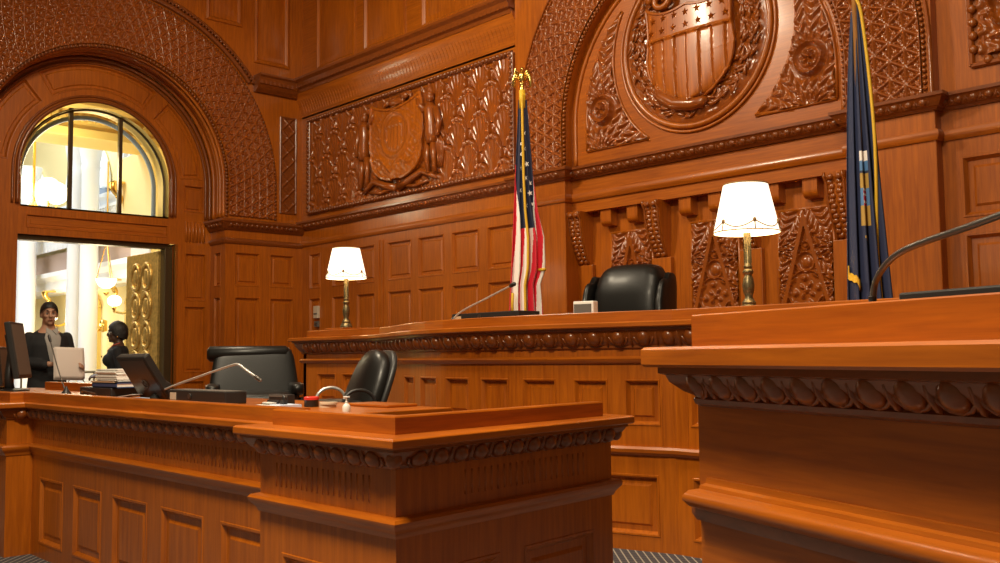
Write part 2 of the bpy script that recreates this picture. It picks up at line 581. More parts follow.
# pilaster face with the arch
mP = mapB(YP)
mb = MB(); flat_with_arch(mb, mP, PL0, PR1, 3.0, TOP, AC, AZ, AR0 + .004)
mb.add([mP(PL0, 0, 3.0), mP(PL0, -.1, 3.0), mP(PL0, -.1, TOP), mP(PL0, 0, TOP)], [(0, 1, 2, 3)])
mb.add([mP(PR1, 0, 3.0), mP(PR1, -.1, 3.0), mP(PR1, -.1, TOP), mP(PR1, 0, TOP)], [(0, 1, 2, 3)])
ap = arch_pts(AC, AZ, AR0, 3.0, .06)
mb.grid([[mP(u, 0, z), mP(u, -.1, z)] for u, z in ap])
mb.build('arch_wall', W_V, WALLB)
mb = arch_lattice(lambda u, d, z: (u, YP - .004 - d, z), AC, AZ, AR0 + .03, AR1 - .03, 3.06, 5)
mb.build('arch_lattice', W_C, WALLB, smooth=50)
mb = MB()
for r in (AR0 + .012, AR1 - .012):
    bead_row(mb, [mP(u, .014, z) for u, z in arch_pts(AC, AZ, r, 3.06, .042)], .018)
mb.tube([mP(u, .006, z) for u, z in arch_pts(AC, AZ, AR1 + .03, 3.06, .06)], .016, 6)
mb.build('arch_beading', W_C, WALLB, smooth=60)
# pilaster shafts
for a, b in ((PL0, PL1), (PR0, PR1)):
    MB().box(a, b, YP, YB + .2, 0, 3.0).build('pilaster', W_V, WALLB, bevel=.008)
# tympanum
mT = mapB(YB)
mb = MB().box(PL1 - .1, PR0 + .1, YB, YB + .2, 2.93, 5.1)
mb.build('tympanum', W_H, WALLB)
# recess with corbels under the arch
MB().box(PL1, PR0, YR, YR + .1, 0, 2.66).build('recess_wall', W_V, WALLB)
MB().box(PL1, PR0, YB + .1, YR + .02, 2.61, 2.70).build('recess_head', W_H, WALLB)
for cx in (-6.56, -5.60, -4.645, -3.775):
    M = MB(); n = 14
    prof = []
    for i in range(n + 1):
        t = i / n; z = 2.605 - .53 * t
        y = .155 * (1 - t) ** .8 + .03 + .035 * sin(t * PI * 1.0) + (.025 if i < 2 else 0)
        prof.append((y, z))
    pr = [(0, 2.605)] + prof + [(0, 2.06)]
    vs = []
    for sx_ in (-.095, .095):
        w = sx_
        vs += [(cx + w * (1 - .18 * (2.605 - z) / .53), YR - y, z) for y, z in pr]
    k = len(pr); fs = [tuple(range(k)), tuple(range(k, 2 * k))] + [(i, (i + 1) % k, k + (i + 1) % k, k + i) for i in range(k)]
    M.add(vs, fs)
    cb = M.build('corbel', W_V, WALLB)
    L = MB()
    for i in range(1, n):
        y, z = prof[i]
        for q in (-.036, .036):
            j = (i % 2) * .012 - .006
            L.ball((cx + (q + j) * (1 - .15 * i / n), YR - y, z), (.03, .020, .026), 8, 6, M=Matrix.Rotation(.6 if q > 0 else -.6, 3, 'Y'))
    for s_ in (-.078, .078):
        L.tube([(cx + s_ * (1 - .18 * (2.605 - z) / .53), YR - y - .004, z) for y, z in prof], .012, 5)
    L.build('carved_leaf', W_C, cb, smooth=True)
    MB().box(cx - .11, cx + .11, YR - .05, YR, 0, 2.08).build('recess_stile', W_V, WALLB, bevel=.006)
mb = MB()
for bx in (-6.215, -5.885, -5.275, -4.955, -4.385, -4.035):
    pr = [(YR + .02, 2.64), (YB + .03, 2.64)] + [(YB + .09 - .06 * cos(a), 2.50 - .06 * sin(a)) for a in np.linspace(0, PI / 2, 7)] + [(YR + .02, 2.44)]
    k = len(pr)
    mb.add([(bx + w_, y, z) for w_ in (-.065, .065) for y, z in pr], [tuple(range(k)), tuple(range(k, 2 * k))] + [(i, (i + 1) % k, k + (i + 1) % k, k + i) for i in range(k)])
mb.build('bracket_row', W_V, WALLB)

# right hand section
m7 = mapB(YB)
panr = [(-2.81, -1.75, 2.15, 2.57), (-2.81, -1.75, 1.56, 2.01), (-2.81, -1.75, .25, 1.4), (-1.5, -.45, 2.15, 2.57), (-1.5, -.45, 1.56, 2.01), (-1.5, -.45, .25, 1.4), (-.2, .85, 2.15, 2.57), (-.2, .85, 1.56, 2.01), (-.2, .85, .25, 1.4)]
mb = MB(); paneling(mb, m7, PR1, 3.0, 0, TOP, panr)
mb.build('wainscot', W_V, WALLB)
panels_of(WALLB, m7, panr, k=1.3)

# cornice that runs round the pilasters
cpath = [(XL, YB), (PL0, YB), (PL0, YP), (PL1, YP), (PL1, YB), (PR0, YB), (PR0, YP), (PR1, YP), (PR1, YB), (3.0, YB)]
cprof = [(-.02, 2.93), (.02, 2.93), (.035, 2.95), (.05, 2.955), (.085, 3.01), (.10, 3.02), (.10, 3.045), (-.02, 3.06)]
mb = MB().sweep(cpath, cprof); mb.build('cornice', W_D, WALLB)
mb = MB(); pth = Path(cpath)
egg_row(mb, pth, .12, pth.len - .5, .105, 2.982, .062, (.034, .022, .03), tilt=.6, nu=7, nv=5)
mb.build('cornice_eggs', W_D, WALLB, smooth=True)
mb = MB().sweep(cpath, [(-.02, 2.71), (.014, 2.71), (.03, 2.735), (.034, 2.76), (.02, 2.79), (-.02, 2.79)])
mb.build('frieze_bead', W_H, WALLB, smooth=40)
# plain frieze faces across the recess
MB().box(PL1, PR0, YB + .005, YB + .1, 2.60, 2.935).build('frieze_band', W_H, WALLB)

# ---------------------------------------------------------------- carved pieces on the back wall
mC = mapB(7.226)


def carved_panel_coat():
    root = thing('coat_of_arms_relief', 'long carved oak wall panel with a coat of arms amid fish-scale carving', 'carved panel', (-9.47, 7.22, 3.8))
    U0, U1, Z0, Z1 = -11.46, -7.48, 3.19, 4.41
    nu, nv = 640, 200
    u = np.linspace(U0, U1, nu); v = np.linspace(Z0, Z1, nv); U, V = np.meshgrid(u, v, indexing='ij')
    # rows of tongue shaped scales, each lower row lying over the one above
    w, hh, ht = .385, .30, .46
    H = np.zeros_like(U); done = np.zeros_like(U, bool)
    for k in range(-2, 6):
        zb = Z0 + k * hh - .02
        off = (k % 2) * .5
        q = (U - U0) / w + off; cx = (np.floor(q) + .5 - off) * w + U0
        du = (U - cx) / (w * .47); dz = V - zb
        rad = np.sqrt(np.abs(du) ** 2.4 + (np.clip(dz, 0, 9) / ht) ** 2.4)
        ins = (rad < 1) & (~done) & (dz > -.02)
        t = np.clip(dz / ht, 0, 1)
        ang = np.arctan2(du * .18, dz + .02)
        hs = .010 + .020 * t + .014 * rad ** 2                            # dished, leaning out at the tip
        hs = hs + .014 * np.exp(-(du / .22) ** 2) * np.clip(.9 - t, 0, 1)   # slim belly
        hs = hs + .006 * np.cos(ang * 34) * np.clip((rad - .3) * 4, 0, 1) * (rad < .76)
        rim = np.sqrt(np.clip(1 - ((rad - .89) / .075) ** 2, 0, 1))
        bead = .62 + .38 * np.cos(np.arctan2(du, dz / ht + .15) * 19)
        hs = hs + .030 * rim * bead
        hs = np.where(rad > .975, 0.0, hs)
        H = np.where(ins, hs, H); done |= ins
    # quiet ground behind the arms
    cx = -9.47
    g = np.clip(1.5 - np.sqrt(((U - cx) / .80) ** 4 + ((V - 3.79) / .80) ** 4) * 1.45, 0, 1)
    scroll = leafy(U * .9, V * .9, .8, 1.0) * .02
    H = H * (1 - g) + g * (.015 + scroll)
    P = np.stack([U - root.location.x, 0 * U + (7.226 - H) - root.location.y, V - root.location.z], -1)
    MB().grid(P).build('scale_carving', W_C, root, smooth=60)
    # shield of arms
    n = 46
    ss = np.linspace(-1, 1, 60); tt = np.linspace(0, 1, 60)
    S, T = np.meshgrid(ss, tt, indexing='ij')
    halfw = np.where(T < .62, .49 + .03 * np.sin(T * 5), .49 * np.sqrt(np.clip(1 - ((T - .62) / .385) ** 2.4, 0, 1)))
    x = S * halfw; z = 4.23 - .88 * T + (.07 * np.abs(S) ** 3 - .02 * np.cos(S * PI)) * np.clip(1 - T * 3, 0, 1)
    y = .085 + .02 * (1 - S ** 2)
    ox, oz = x / .27, (z - 3.90) / .27
    rr = np.sqrt(ox ** 2 + oz ** 2)
    y = y + .02 * smooth_ridge(rr - 1, .14) + .012 * (rr < .72) * (.5 + .5 * np.sign(np.sin(x * 95))) * (oz < .35) + .012 * (rr < .72) * (oz >= .35)
    banner = smooth_ridge(z - (3.52 + .35 * (x) ** 2 * 2 + .05 * np.sin(x * 16)), .045)
    y = y + .02 * banner + .010 * leafy(x, z, 1.2) * (rr > 1.2)
    P = np.stack([x + cx - root.location.x, 7.226 - y - root.location.y, z - root.location.z], -1)
    m = MB().grid(P)
    edge = [P[-1][j] for j in range(60)]; edge2 = [P[0][j] for j in range(60)]
    m.tube([tuple(p) for p in edge], .02, 6); m.tube([tuple(p) for p in edge2], .02, 6)
    top = [tuple(P[i][0]) for i in range(60)]; m.tube(top, .02, 6)
    # sides so that it has depth
    ring = top + [tuple(p) for p in edge] + [tuple(p) for p in edge2[::-1]]
    m.add(ring + [(p[0], .0, p[2]) for p in ring], [(i, (i + 1) % len(ring), len(ring) + (i + 1) % len(ring), len(ring) + i) for i in range(len(ring))])
    m.build('shield', W_V, root, smooth=50)
    # supporters and crest
    for sx_ in (-1, 1):
        x0 = sx_ * .66; F = MB()
        y0 = -.07
        F.ball((x0 + sx_ * .0, y0, .42), (.05, .05, .062), 10, 8)                 # head
        F.ball((x0, y0, .46), (.055, .05, .035), 8, 5)
        F.tube([(x0, y0, .36), (x0, y0 - .0, .28), (x0 + sx_ * .01, y0, .12), (x0 + sx_ * .02, y0, -.02), (x0 + sx_ * .03, y0 + .01, -.12)], [.04, .085, .068, .08, .075], 10)
        F.tube([(x0 - .045, y0, -.1), (x0 - .055, y0 - .01, -.28), (x0 - .06 + sx_ * .02, y0, -.47)], [.045, .034, .026], 8)
        F.tube([(x0 + .045, y0, -.1), (x0 + .07, y0 - .01, -.28), (x0 + .065 + sx_ * .02, y0, -.47)], [.045, .034, .026], 8)
        F.tube([(x0 - sx_ * .1, y0, .28), (x0 - sx_ * .19, y0 - .02, .38), (x0 - sx_ * .23, y0, .46)], [.045, .035, .025], 8)
        F.tube([(x0 + sx_ * .1, y0, .28), (x0 + sx_ * .17, y0 - .01, .10), (x0 + sx_ * .15, y0 - .02, -.06)], [.045, .036, .028], 8)
        for k in range(5):
            F.tube([(x0 + sx_ * (.06 + .03 * k), y0 + .02, .1 - .05 * k), (x0 + sx_ * (.09 + .03 * k), y0 + .03, -.15), (x0 + sx_ * (.05 + .03 * k), y0 + .03, -.42)], [.02, .024, .012], 6)
        F.build('standing_figure', W_C, root, smooth=True)
    F = MB()
    F.ball((0, -.06, .50), (.16, .05, .055), 12, 8); F.ball((.17, -.06, .55), (.06, .04, .045), 8, 6)
    F.tube([(.12, -.06, .52), (.18, -.06, .57)], .04, 6)
    for q in (-.1, -.05, .07, .12): F.tube([(q, -.06, .48), (q + .02, -.06, .41)], [.022, .014], 6)
    F.tube([(-.16, -.06, .52), (-.24, -.06, .50), (-.28, -.06, .44)], [.03, .03, .01], 6)
    F.tube([(.2, -.06, .58), (.26, -.06, .56), (.30, -.06, .48)], [.03, .03, .01], 6)
    F.build('crest_animal', W_C, root, smooth=True)
    F = MB()
    for s_ in (-1, 1):
        F.tube([(s_ * .03, -.05, -.56), (s_ * .25, -.06, -.50), (s_ * .48, -.05, -.42), (s_ * .62, -.05, -.48), (s_ * .74, -.04, -.54)], [.05, .045, .04, .035, .02], 8)
        F.tube([(s_ * .1, -.05, -.55), (s_ * .35, -.05, -.58), (s_ * .6, -.05, -.55)], [.02, .025, .015], 6)
    F.build('scroll_ribbon', W_C, root, smooth=True)
    # roped border
    F = MB()
    R = [(U0 - .03, Z0 - .03), (U1 + .03, Z0 - .03), (U1 + .03, Z1 + .03), (U0 - .03, Z1 + .03), (U0 - .03, Z0 - .03)]
    loc = root.location
    for (a, b), (c, d) in zip(R, R[1:]):
        F.tube([(a - loc.x, YB - .012 - loc.y, b - loc.z), (c - loc.x, YB - .012 - loc.y, d - loc.z)], .032, 8)
    bead_row(F, [(p.x - loc.x, YB - .045 - loc.y, p.y - loc.z) for p in polyline_pts(R, .06)], (.024, .02, .024), 6, 5)
    F.build('roped_border', W_D, root, smooth=50)


carved_panel_coat()


def medallion():
    root = thing('carved_medallion', 'large round carved oak medallion with a starred and striped shield in a wreath', 'medallion', (-5.10, YB, 4.01))
    R = .783
    # dished ground with wreath carving
    n = 70; nth = 200
    r = np.linspace(0.001, R - .03, n); th = np.linspace(0, 2 * PI, nth); RR, TH = np.meshgrid(r, th, indexing='ij')
    x = RR * np.cos(TH); z = RR * np.sin(TH)
    wre = bump2(RR, 0 * RR, .60, 0, .15, 1, .6)
    leaf = leafy(x * 1.5, z * 1.5, 1.0, .4)
    leaf2 = np.clip(np.sin(TH * 34 + RR * 40) * np.sin(RR * 60 + 3 * np.sin(TH * 17)), 0, 1)
    right = (np.cos(TH) > -.2)
    h = .012 + wre * (.018 + .03 * leaf2)
    h[:, -1] = h[:, 0]
    MB().grid(np.stack([x, -h, z], -1)).build('wreath_ground', W_C, root, smooth=60)
    # rim
    m = MB()
    for rad, tr in ((R, .028), (R + .05, .014)):
        m.tube([(rad * cos(a), -.012, rad * sin(a)) for a in np.linspace(0, 2 * PI, 97)], tr, 8, caps=False)
    m.build('rim', W_V, root, smooth=True)
    # shield
    W = .465
    ss = np.linspace(-1, 1, 131); tt = np.linspace(0, 1, 110); S, T = np.meshgrid(ss, tt, indexing='ij')
    zt = .30 + .11 * np.cos(S * PI * 1.0) * 0 + .085 * (np.abs(S) ** 2)
    zt = .30 + .10 * np.sin(np.abs(S) * PI) * -.35 + .06 * np.abs(S) ** 3
    ztop, zb = zt, -.56
    hw = np.where(T < .55, 1.0 - .05 * np.sin(T / .55 * PI), np.sqrt(np.clip(1 - ((T - .55) / .452) ** 2.0, 0, 1)) * .97 + .03 * (1 - T))
    x = S * W * hw; z = ztop + (zb - ztop) * T
    dome = .055 + .075 * np.sqrt(np.clip(1 - .75 * S ** 2 - .35 * (T - .4) ** 2, 0, 1))
    stripe = (z < .035)
    gro = smooth_ridge(((x / .131) - np.round(x / .131)) * .131, .014)
    sel = np.where(np.mod(np.floor(x / .131 + 100), 2) == 0, .0, .010)
    y = dome - stripe * (gro * .020 + sel) + .014 * smooth_ridge(z - .04, .018)
    P = np.stack([x, -y, z], -1)
    m = MB().grid(P)
    ring = [tuple(P[i][0]) for i in range(131)] + [tuple(P[-1][j]) for j in range(110)] + [tuple(P[i][-1]) for i in range(130, -1, -1)] + [tuple(P[0][j]) for j in range(109, -1, -1)]
    m.add(ring + [(p[0] * .98, 0, p[2] * .98) for p in ring], [(i, (i + 1) % len(ring), len(ring) + (i + 1) % len(ring), len(ring) + i) for i in range(len(ring))])
    m.tube(ring[::2] + [ring[0]], .015, 6)
    sh = m.build('shield', W_V, root, smooth=35)
    stars = MB()
    for row, (zc, xs) in enumerate([(.225, np.linspace(-.37, .37, 7)), (.115, np.linspace(-.40, .40, 7))]):
        for xc in xs:
            zc2 = zc + .02 * abs(xc)
            yy = .055 + .075 * math.sqrt(max(0, 1 - .75 * (xc / W) ** 2 - .35 * .09))
            pts = []
            for k in range(10):
                a = PI / 2 + k * PI / 5; rr = .046 if k % 2 == 0 else .018
                pts.append((xc + rr * cos(a), -yy + .004, zc2 + rr * sin(a)))
            b = [(xc, -yy - .026, zc2)] + pts
            stars.add(b, [(0, 1 + k, 1 + (k + 1) % 10) for k in range(10)])
    stars.build('star', W_V, sh)
    # scrolls at head and horn at foot
    for s_ in (-1, 1):
        pts = []
        for k in range(30):
            a = k / 29 * 3.2 * PI; q = .15 * (1 - k / 34)
            pts.append((s_ * (.30 + q * cos(a) * .9), -.085, .42 + q * sin(a) * .75 * 1))
        MB().tube(pts, [.030] * 26 + [.028, .024, .018, .012], 8).build('scroll', W_V, root, smooth=True)
    m = MB().tube([(-.40, -.045, -.36), (-.34, -.06, -.47), (-.18, -.07, -.57), (.02, -.075, -.61), (.12, -.07, -.60), (.16, -.06, -.58)], [.03, .055, .06, .058, .05, .02], 10)
    m.build('horn', W_C, root, smooth=True)
    # leaves and berries standing proud of the wreath
    m = MB(); rnd = random.Random(7)
    for k in range(260):
        a = rnd.uniform(0, 2 * PI); rr = rnd.uniform(.53, .70)
        c = (rr * cos(a), -.03 - rnd.uniform(0, .03), rr * sin(a))
        if cos(a) > -.1 and k % 3 == 0:
            m.ball(c, rnd.uniform(.014, .026), 7, 5)
        rot = Matrix.Rotation(-(a + PI / 2 + rnd.uniform(-.7, .7)), 3, 'Y')
        m.ball(c, (.062, .012, .015), 7, 5, M=rot)
    m.build('wreath', W_C, root, smooth=True)


medallion()


# carved spandrels beside the medallion
def spandrel(sgn, lab):
    root = thing('carved_spandrel', lab, 'carved spandrel', (AC + sgn * 1.05, YB, 3.5))
    loc = root.location - Vector((.05, 0, .012))
    mc, mz = -5.113, 3.985
    nu, nv = 110, 150
    u = np.linspace(AC - 1.30, AC - .54, nu) if sgn < 0 else np.linspace(AC + .54, AC + 1.34, nu)
    v = np.linspace(3.185, 4.45, nv)
    U, V = np.meshgrid(u, v, indexing='ij')
    Ro = 1.325
    inside = (np.hypot(U - mc, V - mz) > .985) & (np.hypot(U - AC, np.maximum(V - AZ, 0)) < Ro)
    bu, bz = AC + sgn * 1.11, 3.56
    d = np.hypot(U - bu, V - bz)
    H = .006 + .05 * np.where(V > bz + .10, fan_leaf(U, V, bu, bz + .02, 15, 60), fan_leaf(U, V, bu, 3.12, 19, 60))
    H = H * np.clip((d - .15) * 20, 0, 1)
    H += .045 * smooth_ridge(d - .125, .028) + .03 * smooth_ridge(d - .07, .02) + .02 * (d < .06) * (1 + np.cos(5 * np.arctan2(V - bz, U - bu)))
    H += .03 * (d < .13)
    P = np.stack([U - loc.x, -H, V - loc.z], -1)
    mk = inside
    MB().grid(P, mask=mk[:-1, :-1]).build('leaf_carving', W_C, root, smooth=60)
    m = MB()
    # border moulding: bottom, outer arc, inner arc
    a1 = []
    zz = 3.185
    xo = AC + sgn * Ro
    xi = mc + sgn * math.sqrt(.985 ** 2 - (mz - zz) ** 2)
    m.tube([(xo - loc.x, -.006, zz - loc.z), (xi - loc.x, -.006, zz - loc.z)], .018, 6)
    pts = [(xo, zz)] + [(AC + sgn * Ro * cos(t), AZ + Ro * sin(t)) for t in np.linspace(0, 1.05, 26)]
    pts = [p for p in pts if math.hypot(p[0] - mc, p[1] - mz) > .975]
    m.tube([(x - loc.x, -.006, z - loc.z) for x, z in pts], .018, 6)
    a0 = math.atan2(zz - mz, xi - mc) if sgn > 0 else math.atan2(zz - mz, -(xi - mc))
    pts2 = [(mc + sgn * .985 * cos(t), mz + .985 * sin(t)) for t in np.linspace(a0, .62, 30)]
    pts2 = [p for p in pts2 if math.hypot(p[0] - AC, max(p[1] - AZ, 0)) < Ro + .01]
    m.tube([(x - loc.x, -.006, z - loc.z) for x, z in pts2], .018, 6)
    m.build('border', W_V, root, smooth=True)


spandrel(-1, 'carved leafy corner panel just left of the round medallion')
spandrel(1, 'carved leafy corner panel just right of the round medallion')
# plain ring mouldings round the tympanum
m = MB()
for rr in (1.43, ):
    m.tube([(u, YB - .004, z) for u, z in arch_pts(AC, AZ, rr, 3.07, .06)], .022, 8)
m.build('tympanum_moulding', W_V, WALLB, smooth=True)


# carved gable panels behind the bench
def gable_panel(cx, lab):
    root = thing('gable_relief', lab, 'carved panel', (cx, YR, 1.93))
    nu, nv = 84, 150; w = .24; z0, z1 = -.43, .43
    u = np.linspace(-w, w, nu); v = np.linspace(z0, z1, nv); U, V = np.meshgrid(u, v, indexing='ij')
    tz = (V - z0) / (z1 - z0)
    half = w * 1.0 * (1 - tz)
    inside = np.abs(U) < half
    nrm = math.cos(math.atan(w / (z1 - z0)))
    dl = (np.abs(U) - half) * nrm
    H = np.where(inside, .004, .004 + .042 * np.maximum(fan_leaf(np.abs(U), V, w + .01, .10, 13, 95, .3) * (V > .02), fan_leaf(np.abs(U), V, w + .03, -.20, 13, 95, .3) * (V <= .02)))
    H = np.where(np.abs(dl + .016) < .020, .040, H)

    def ringd(c, r, wd, hh):
        d = np.hypot(U, V - c); return np.where(dl < -.035, hh * smooth_ridge(d - r, wd), 0)
    H = np.maximum(H, .03 * smooth_ridge(np.hypot(U, V - .135) - .034, .014) * (dl < -.02)); H = np.maximum(H, .022 * (np.hypot(U, V - .135) < .016))
    H = np.maximum(H, .034 * smooth_ridge(np.hypot(U, V - .0) - .082, .018)); H = np.maximum(H, .03 * bump2(U, V, 0, 0, .055, .055, .5))
    d = np.hypot(U, V + .235); an = np.arctan2(V + .235, U)
    H = np.maximum(H, .034 * smooth_ridge(d - .165, .018))
    H = np.maximum(H, np.where(d < .15, .012 + .026 * np.clip(np.sin(an * 4 + 1) * np.cos(d * 60) + .35 * np.sin(an * 8), 0, 1), 0))
    H = np.maximum(H, .032 * bump2(U, V, 0, -.235, .03, .03, .5))
    for s_ in (-1, 1):
        H = np.maximum(H, .03 * smooth_ridge(np.hypot(U - s_ * .185, V + .255) - .032, .014))
        H = np.maximum(H, .02 * smooth_ridge(np.hypot(U - s_ * .10, V + .08) - .03, .012))
    MB().grid(np.stack([U, -H, V], -1)).build('carving', W_C, root, smooth=55)
    m = MB()
    R = [(-w - .01, z0 - .01), (w + .01, z0 - .01), (w + .01, z1 + .01), (-w - .01, z1 + .01), (-w - .01, z0 - .01)]
    for (a, b), (c, d2) in zip(R, R[1:]): m.tube([(a, -.002, b), (c, -.002, d2)], .014, 6)
    m.build('border', W_V, root, smooth=True)


gable_panel(-5.98, 'carved oak gable panel showing above the black judge chair')
gable_panel(-5.035, 'carved oak gable panel between the judge chair and the lit lamp')
gable_panel(-4.145, 'carved oak gable panel between the lit lamp and the navy flag')


# carved frame panel at far right
def right_panel():
    root = thing('leaf_relief', 'carved oak wall panel with beaded frame right of the great arch', 'carved panel', (-2.05, YB, 4.2))
    U0, U1, Z0, Z1 = -.60, .60, -.92, 1.1
    u = np.linspace(U0, U1, 120); v = np.linspace(Z0, Z1, 190); U, V = np.meshgrid(u, v, indexing='ij')
    H = .006 + .05 * fan_leaf(U, V, 0, -.95, 26, 55)
    for (c1, c2) in ((-.2, -.55), (.2, -.1), (-.2, .4)):
        d = np.hypot(U - c1, V - c2); a = np.arctan2(V - c2, U - c1)
        H = np.where(d < .33, .01 + .04 * np.clip(np.sin(a * 9) * .5 + .5, 0, 1) * (d > .1) + .05 * smooth_ridge(d - .31, .025) + .05 * (d < .07), H)
    MB().grid(np.stack([U, -H, V], -1)).build('leaf_carving', W_C, root, smooth=60)
    m = MB()
    R = [(U0 - .05, Z0 - .05), (U1 + .05, Z0 - .05), (U1 + .05, Z1 + .05), (U0 - .05, Z1 + .05), (U0 - .05, Z0 - .05)]
    for k, off in ((.022, .06), (.016, -.03)):
        R2 = [(U0 - off if a < 0 else U1 + off, Z0 - off if b < 0 else Z1 + off) for a, b in R]
        for (a, b), (c, d2) in zip(R2, R2[1:]): m.tube([(a, -.012, b), (c, -.012, d2)], k, 6)
    bead_row(m, [(p.x, -.022, p.y) for p in polyline_pts([(a * .985, b * .99) for a, b in R], .098)], (.034, .028, .034), 8, 6)
    m.build('beaded_frame', W_C, root, smooth=50)


right_panel()

# ---------------------------------------------------------------- left wall
LC, LZ, LR0, LR1 = 4.560, 3.47, 1.49, 2.22
DY0, DY1 = LC - LR0, LC + LR0
WL_ = MB().box(XD - .32, XD - .22, 5.75, 7.6, 0, TOP).box(XD - .32, XD - .22, -3, 3.3, 0, TOP)
WALLL = tag(WL_.build('wall_left', W_V), 'panelled oak wall with the arched doorway', kind='structure')
mL, mD = mapL(XL), mapL(XD)
Z5 = 3.0
mb = MB(); flat_with_arch(mb, mL, 1.6, YB, Z5, TOP, LC, LZ, LR0 + .004)
ap = arch_pts(LC, LZ, LR0, 3.01, .06)
mb.box(XD, XL, 1.6, DY0, 0, 3.01)
mb.grid([[mL(u, 0, z), mL(u, XD - XL, z)] for u, z in ap])
mb.build('arch_wall', W_V, WALLL)
arch_lattice(lambda u, d, z: (XL + .004 + d, u, z), LC, LZ, LR0 + .03, LR1 - .03, 3.06, 6).build('arch_lattice', W_C, WALLL, smooth=50)
mb = MB()
bead_row(mb, [mL(u, .012, z) for u, z in arch_pts(LC, LZ, LR0 + .008, 3.06, .046)], .022)
bead_row(mb, [mL(u, .012, z) for u, z in arch_pts(LC, LZ, LR1 - .008, 3.06, .046)], .02)
mb.tube([mL(u, .02, z) for u, z in arch_pts(LC, LZ, LR1 + .06, 4.85, .06) if z > 4.85], .034, 8)
mb.tube([mL(u, .02, z) for u, z in arch_pts(LC, LZ, LR1 + .13, 4.85, .06) if z > 4.85], .026, 8)
bead_row(mb, [mL(u, .05, z) for u, z in arch_pts(LC, LZ, LR1 + .095, 4.85, .05) if z > 4.85], .02)
mb.build('arch_beading', W_D, WALLL, smooth=60)
# upper panels
panels_of(WALLL, mL, [(6.50, 6.92, 5.22, 6.8), (5.80, 6.20, 5.66, 6.8)], k=1.2, prof=RAISED)
m = MB()
for dx, t in ((.06, .02), (.15, .03), (.22, .014), (.33, .026)):
    m.tube([(XL - dx, u, z) for u, z in arch_pts(LC, LZ, LR0 - .004, 3.04, .06)], t, 8)
m.build('soffit_moulding', W_V, WALLL, smooth=True)
# narrow lattice strip beside the arch
u = np.linspace(6.86, 7.08, 24); v = np.linspace(3.17, 4.47, 130); U, V = np.meshgrid(u, v, indexing='ij')
H = .02 * smooth_ridge(np.abs(((U - 6.97) + (V - 3.2)) / .2 - np.round(((U - 6.97) + (V - 3.2)) / .2)) * .2, .02)
H = np.maximum(H, .02 * smooth_ridge(np.abs(((U - 6.97) - (V - 3.2)) / .2 - np.round(((U - 6.97) - (V - 3.2)) / .2)) * .2, .02))
m = MB().grid(np.stack([XL + .004 + H, U, V], -1))
for a, b, c, d in ((6.85, 3.16, 6.85, 4.48), (7.09, 3.16, 7.09, 4.48), (6.85, 3.16, 7.09, 3.16), (6.85, 4.48, 7.09, 4.48)):
    m.tube([(XL + .006, a, b), (XL + .006, c, d)], .014, 6)
m.build('carved_strip', W_D, WALLL, smooth=55)
# pier wainscot (front and return)
pp = [(a, b, c, d) for a, b in ((6.195, 6.545), (6.71, 7.06)) for c, d in ((2.145, 2.575), (1.14, 1.985), (.2, 1.0))]
mb = MB(); paneling(mb, mL, DY1, YB, 0, 3.0, pp)
mR = lambda u, d, z: (u, DY1 - d, z)
pr_ = [(-11.98, -11.82, c, d) for c, d in ((2.145, 2.575), (1.14, 1.985), (.2, 1.0))]
paneling(mb, mR, XD, XL, 0, 3.0, pr_)
mb.build('wainscot', W_V, WALLL)
panels_of(WALLL, mL, pp); panels_of(WALLL, mR, pr_, k=.6)
lpath = [(XD, DY1), (XL, DY1), (XL, YB)]
lp2 = lpath
mb = MB().sweep(lp2, [(-.02, 2.87), (.02, 2.87), (.04, 2.89), (.09, 2.95), (.11, 2.97), (.11, 3.0), (-.02, 3.03)])
mb.build('cornice', W_D, WALLL)
mb = MB(); pth = Path(lp2)
egg_row(mb, pth, .05, pth.len - .1, .075, 2.93, .07, (.024, .02, .03), tilt=.6, nu=6, nv=5, dart=False)
mb.build('cornice_eggs', W_D, WALLL, smooth=True)
MB().sweep(lp2, [(-.02, 2.69), (.012, 2.69), (.03, 2.715), (.03, 2.74), (.012, 2.765), (-.02, 2.765)]).build('frieze_bead', W_D, WALLL, smooth=40)
# upper cornice from arch to corner
mb = MB().sweep([(XL, 6.44), (XL, YB)], [(-.0, 4.76), (.05, 4.76), (.10, 4.80), (.15, 4.86), (.17, 4.94), (.2, 4.96), (.2, 4.985), (0, 4.985)])
for i in range(11):
    y = 6.46 + i * .066; mb.box(XL + .1, XL + .165, y, y + .034, 4.85, 4.90)
mb.build('dentil_cornice', W_D, WALLL)
# door bay: stiles, transom, ring
OY0, OY1, OZ = 3.64, 5.545, 2.675
WY0, WY1, WZ0, WCZ, WR = LC - .90, LC + .90, 3.02, 3.40, .90
pd = [(5.70, 5.975, 1.955, 2.565), (5.70, 5.975, 1.02, 1.87), (5.70, 5.975, .15, .9), (3.13, 3.40, 1.955, 2.565), (3.13, 3.40, 1.02, 1.87), (3.13, 3.40, .15, .9), (3.74, 5.45, 2.76, 2.905), (5.68, 5.93, 3.12, 3.46)]
mb = MB()
paneling(mb, mD, OY1, DY1, 0, 3.02, [p for p in pd if p[0] > 5.6 and p[3] < 3.0])
paneling(mb, mD, DY0, OY0, 0, 3.02, [p for p in pd if p[1] < 3.5])
paneling(mb, mD, OY0, OY1, OZ, 3.02, [pd[6]])
paneling(mb, mD, WY1, DY1, 3.02, WCZ + .07, [pd[7]]); paneling(mb, mD, DY0, WY0, 3.02, WCZ + .07, [])
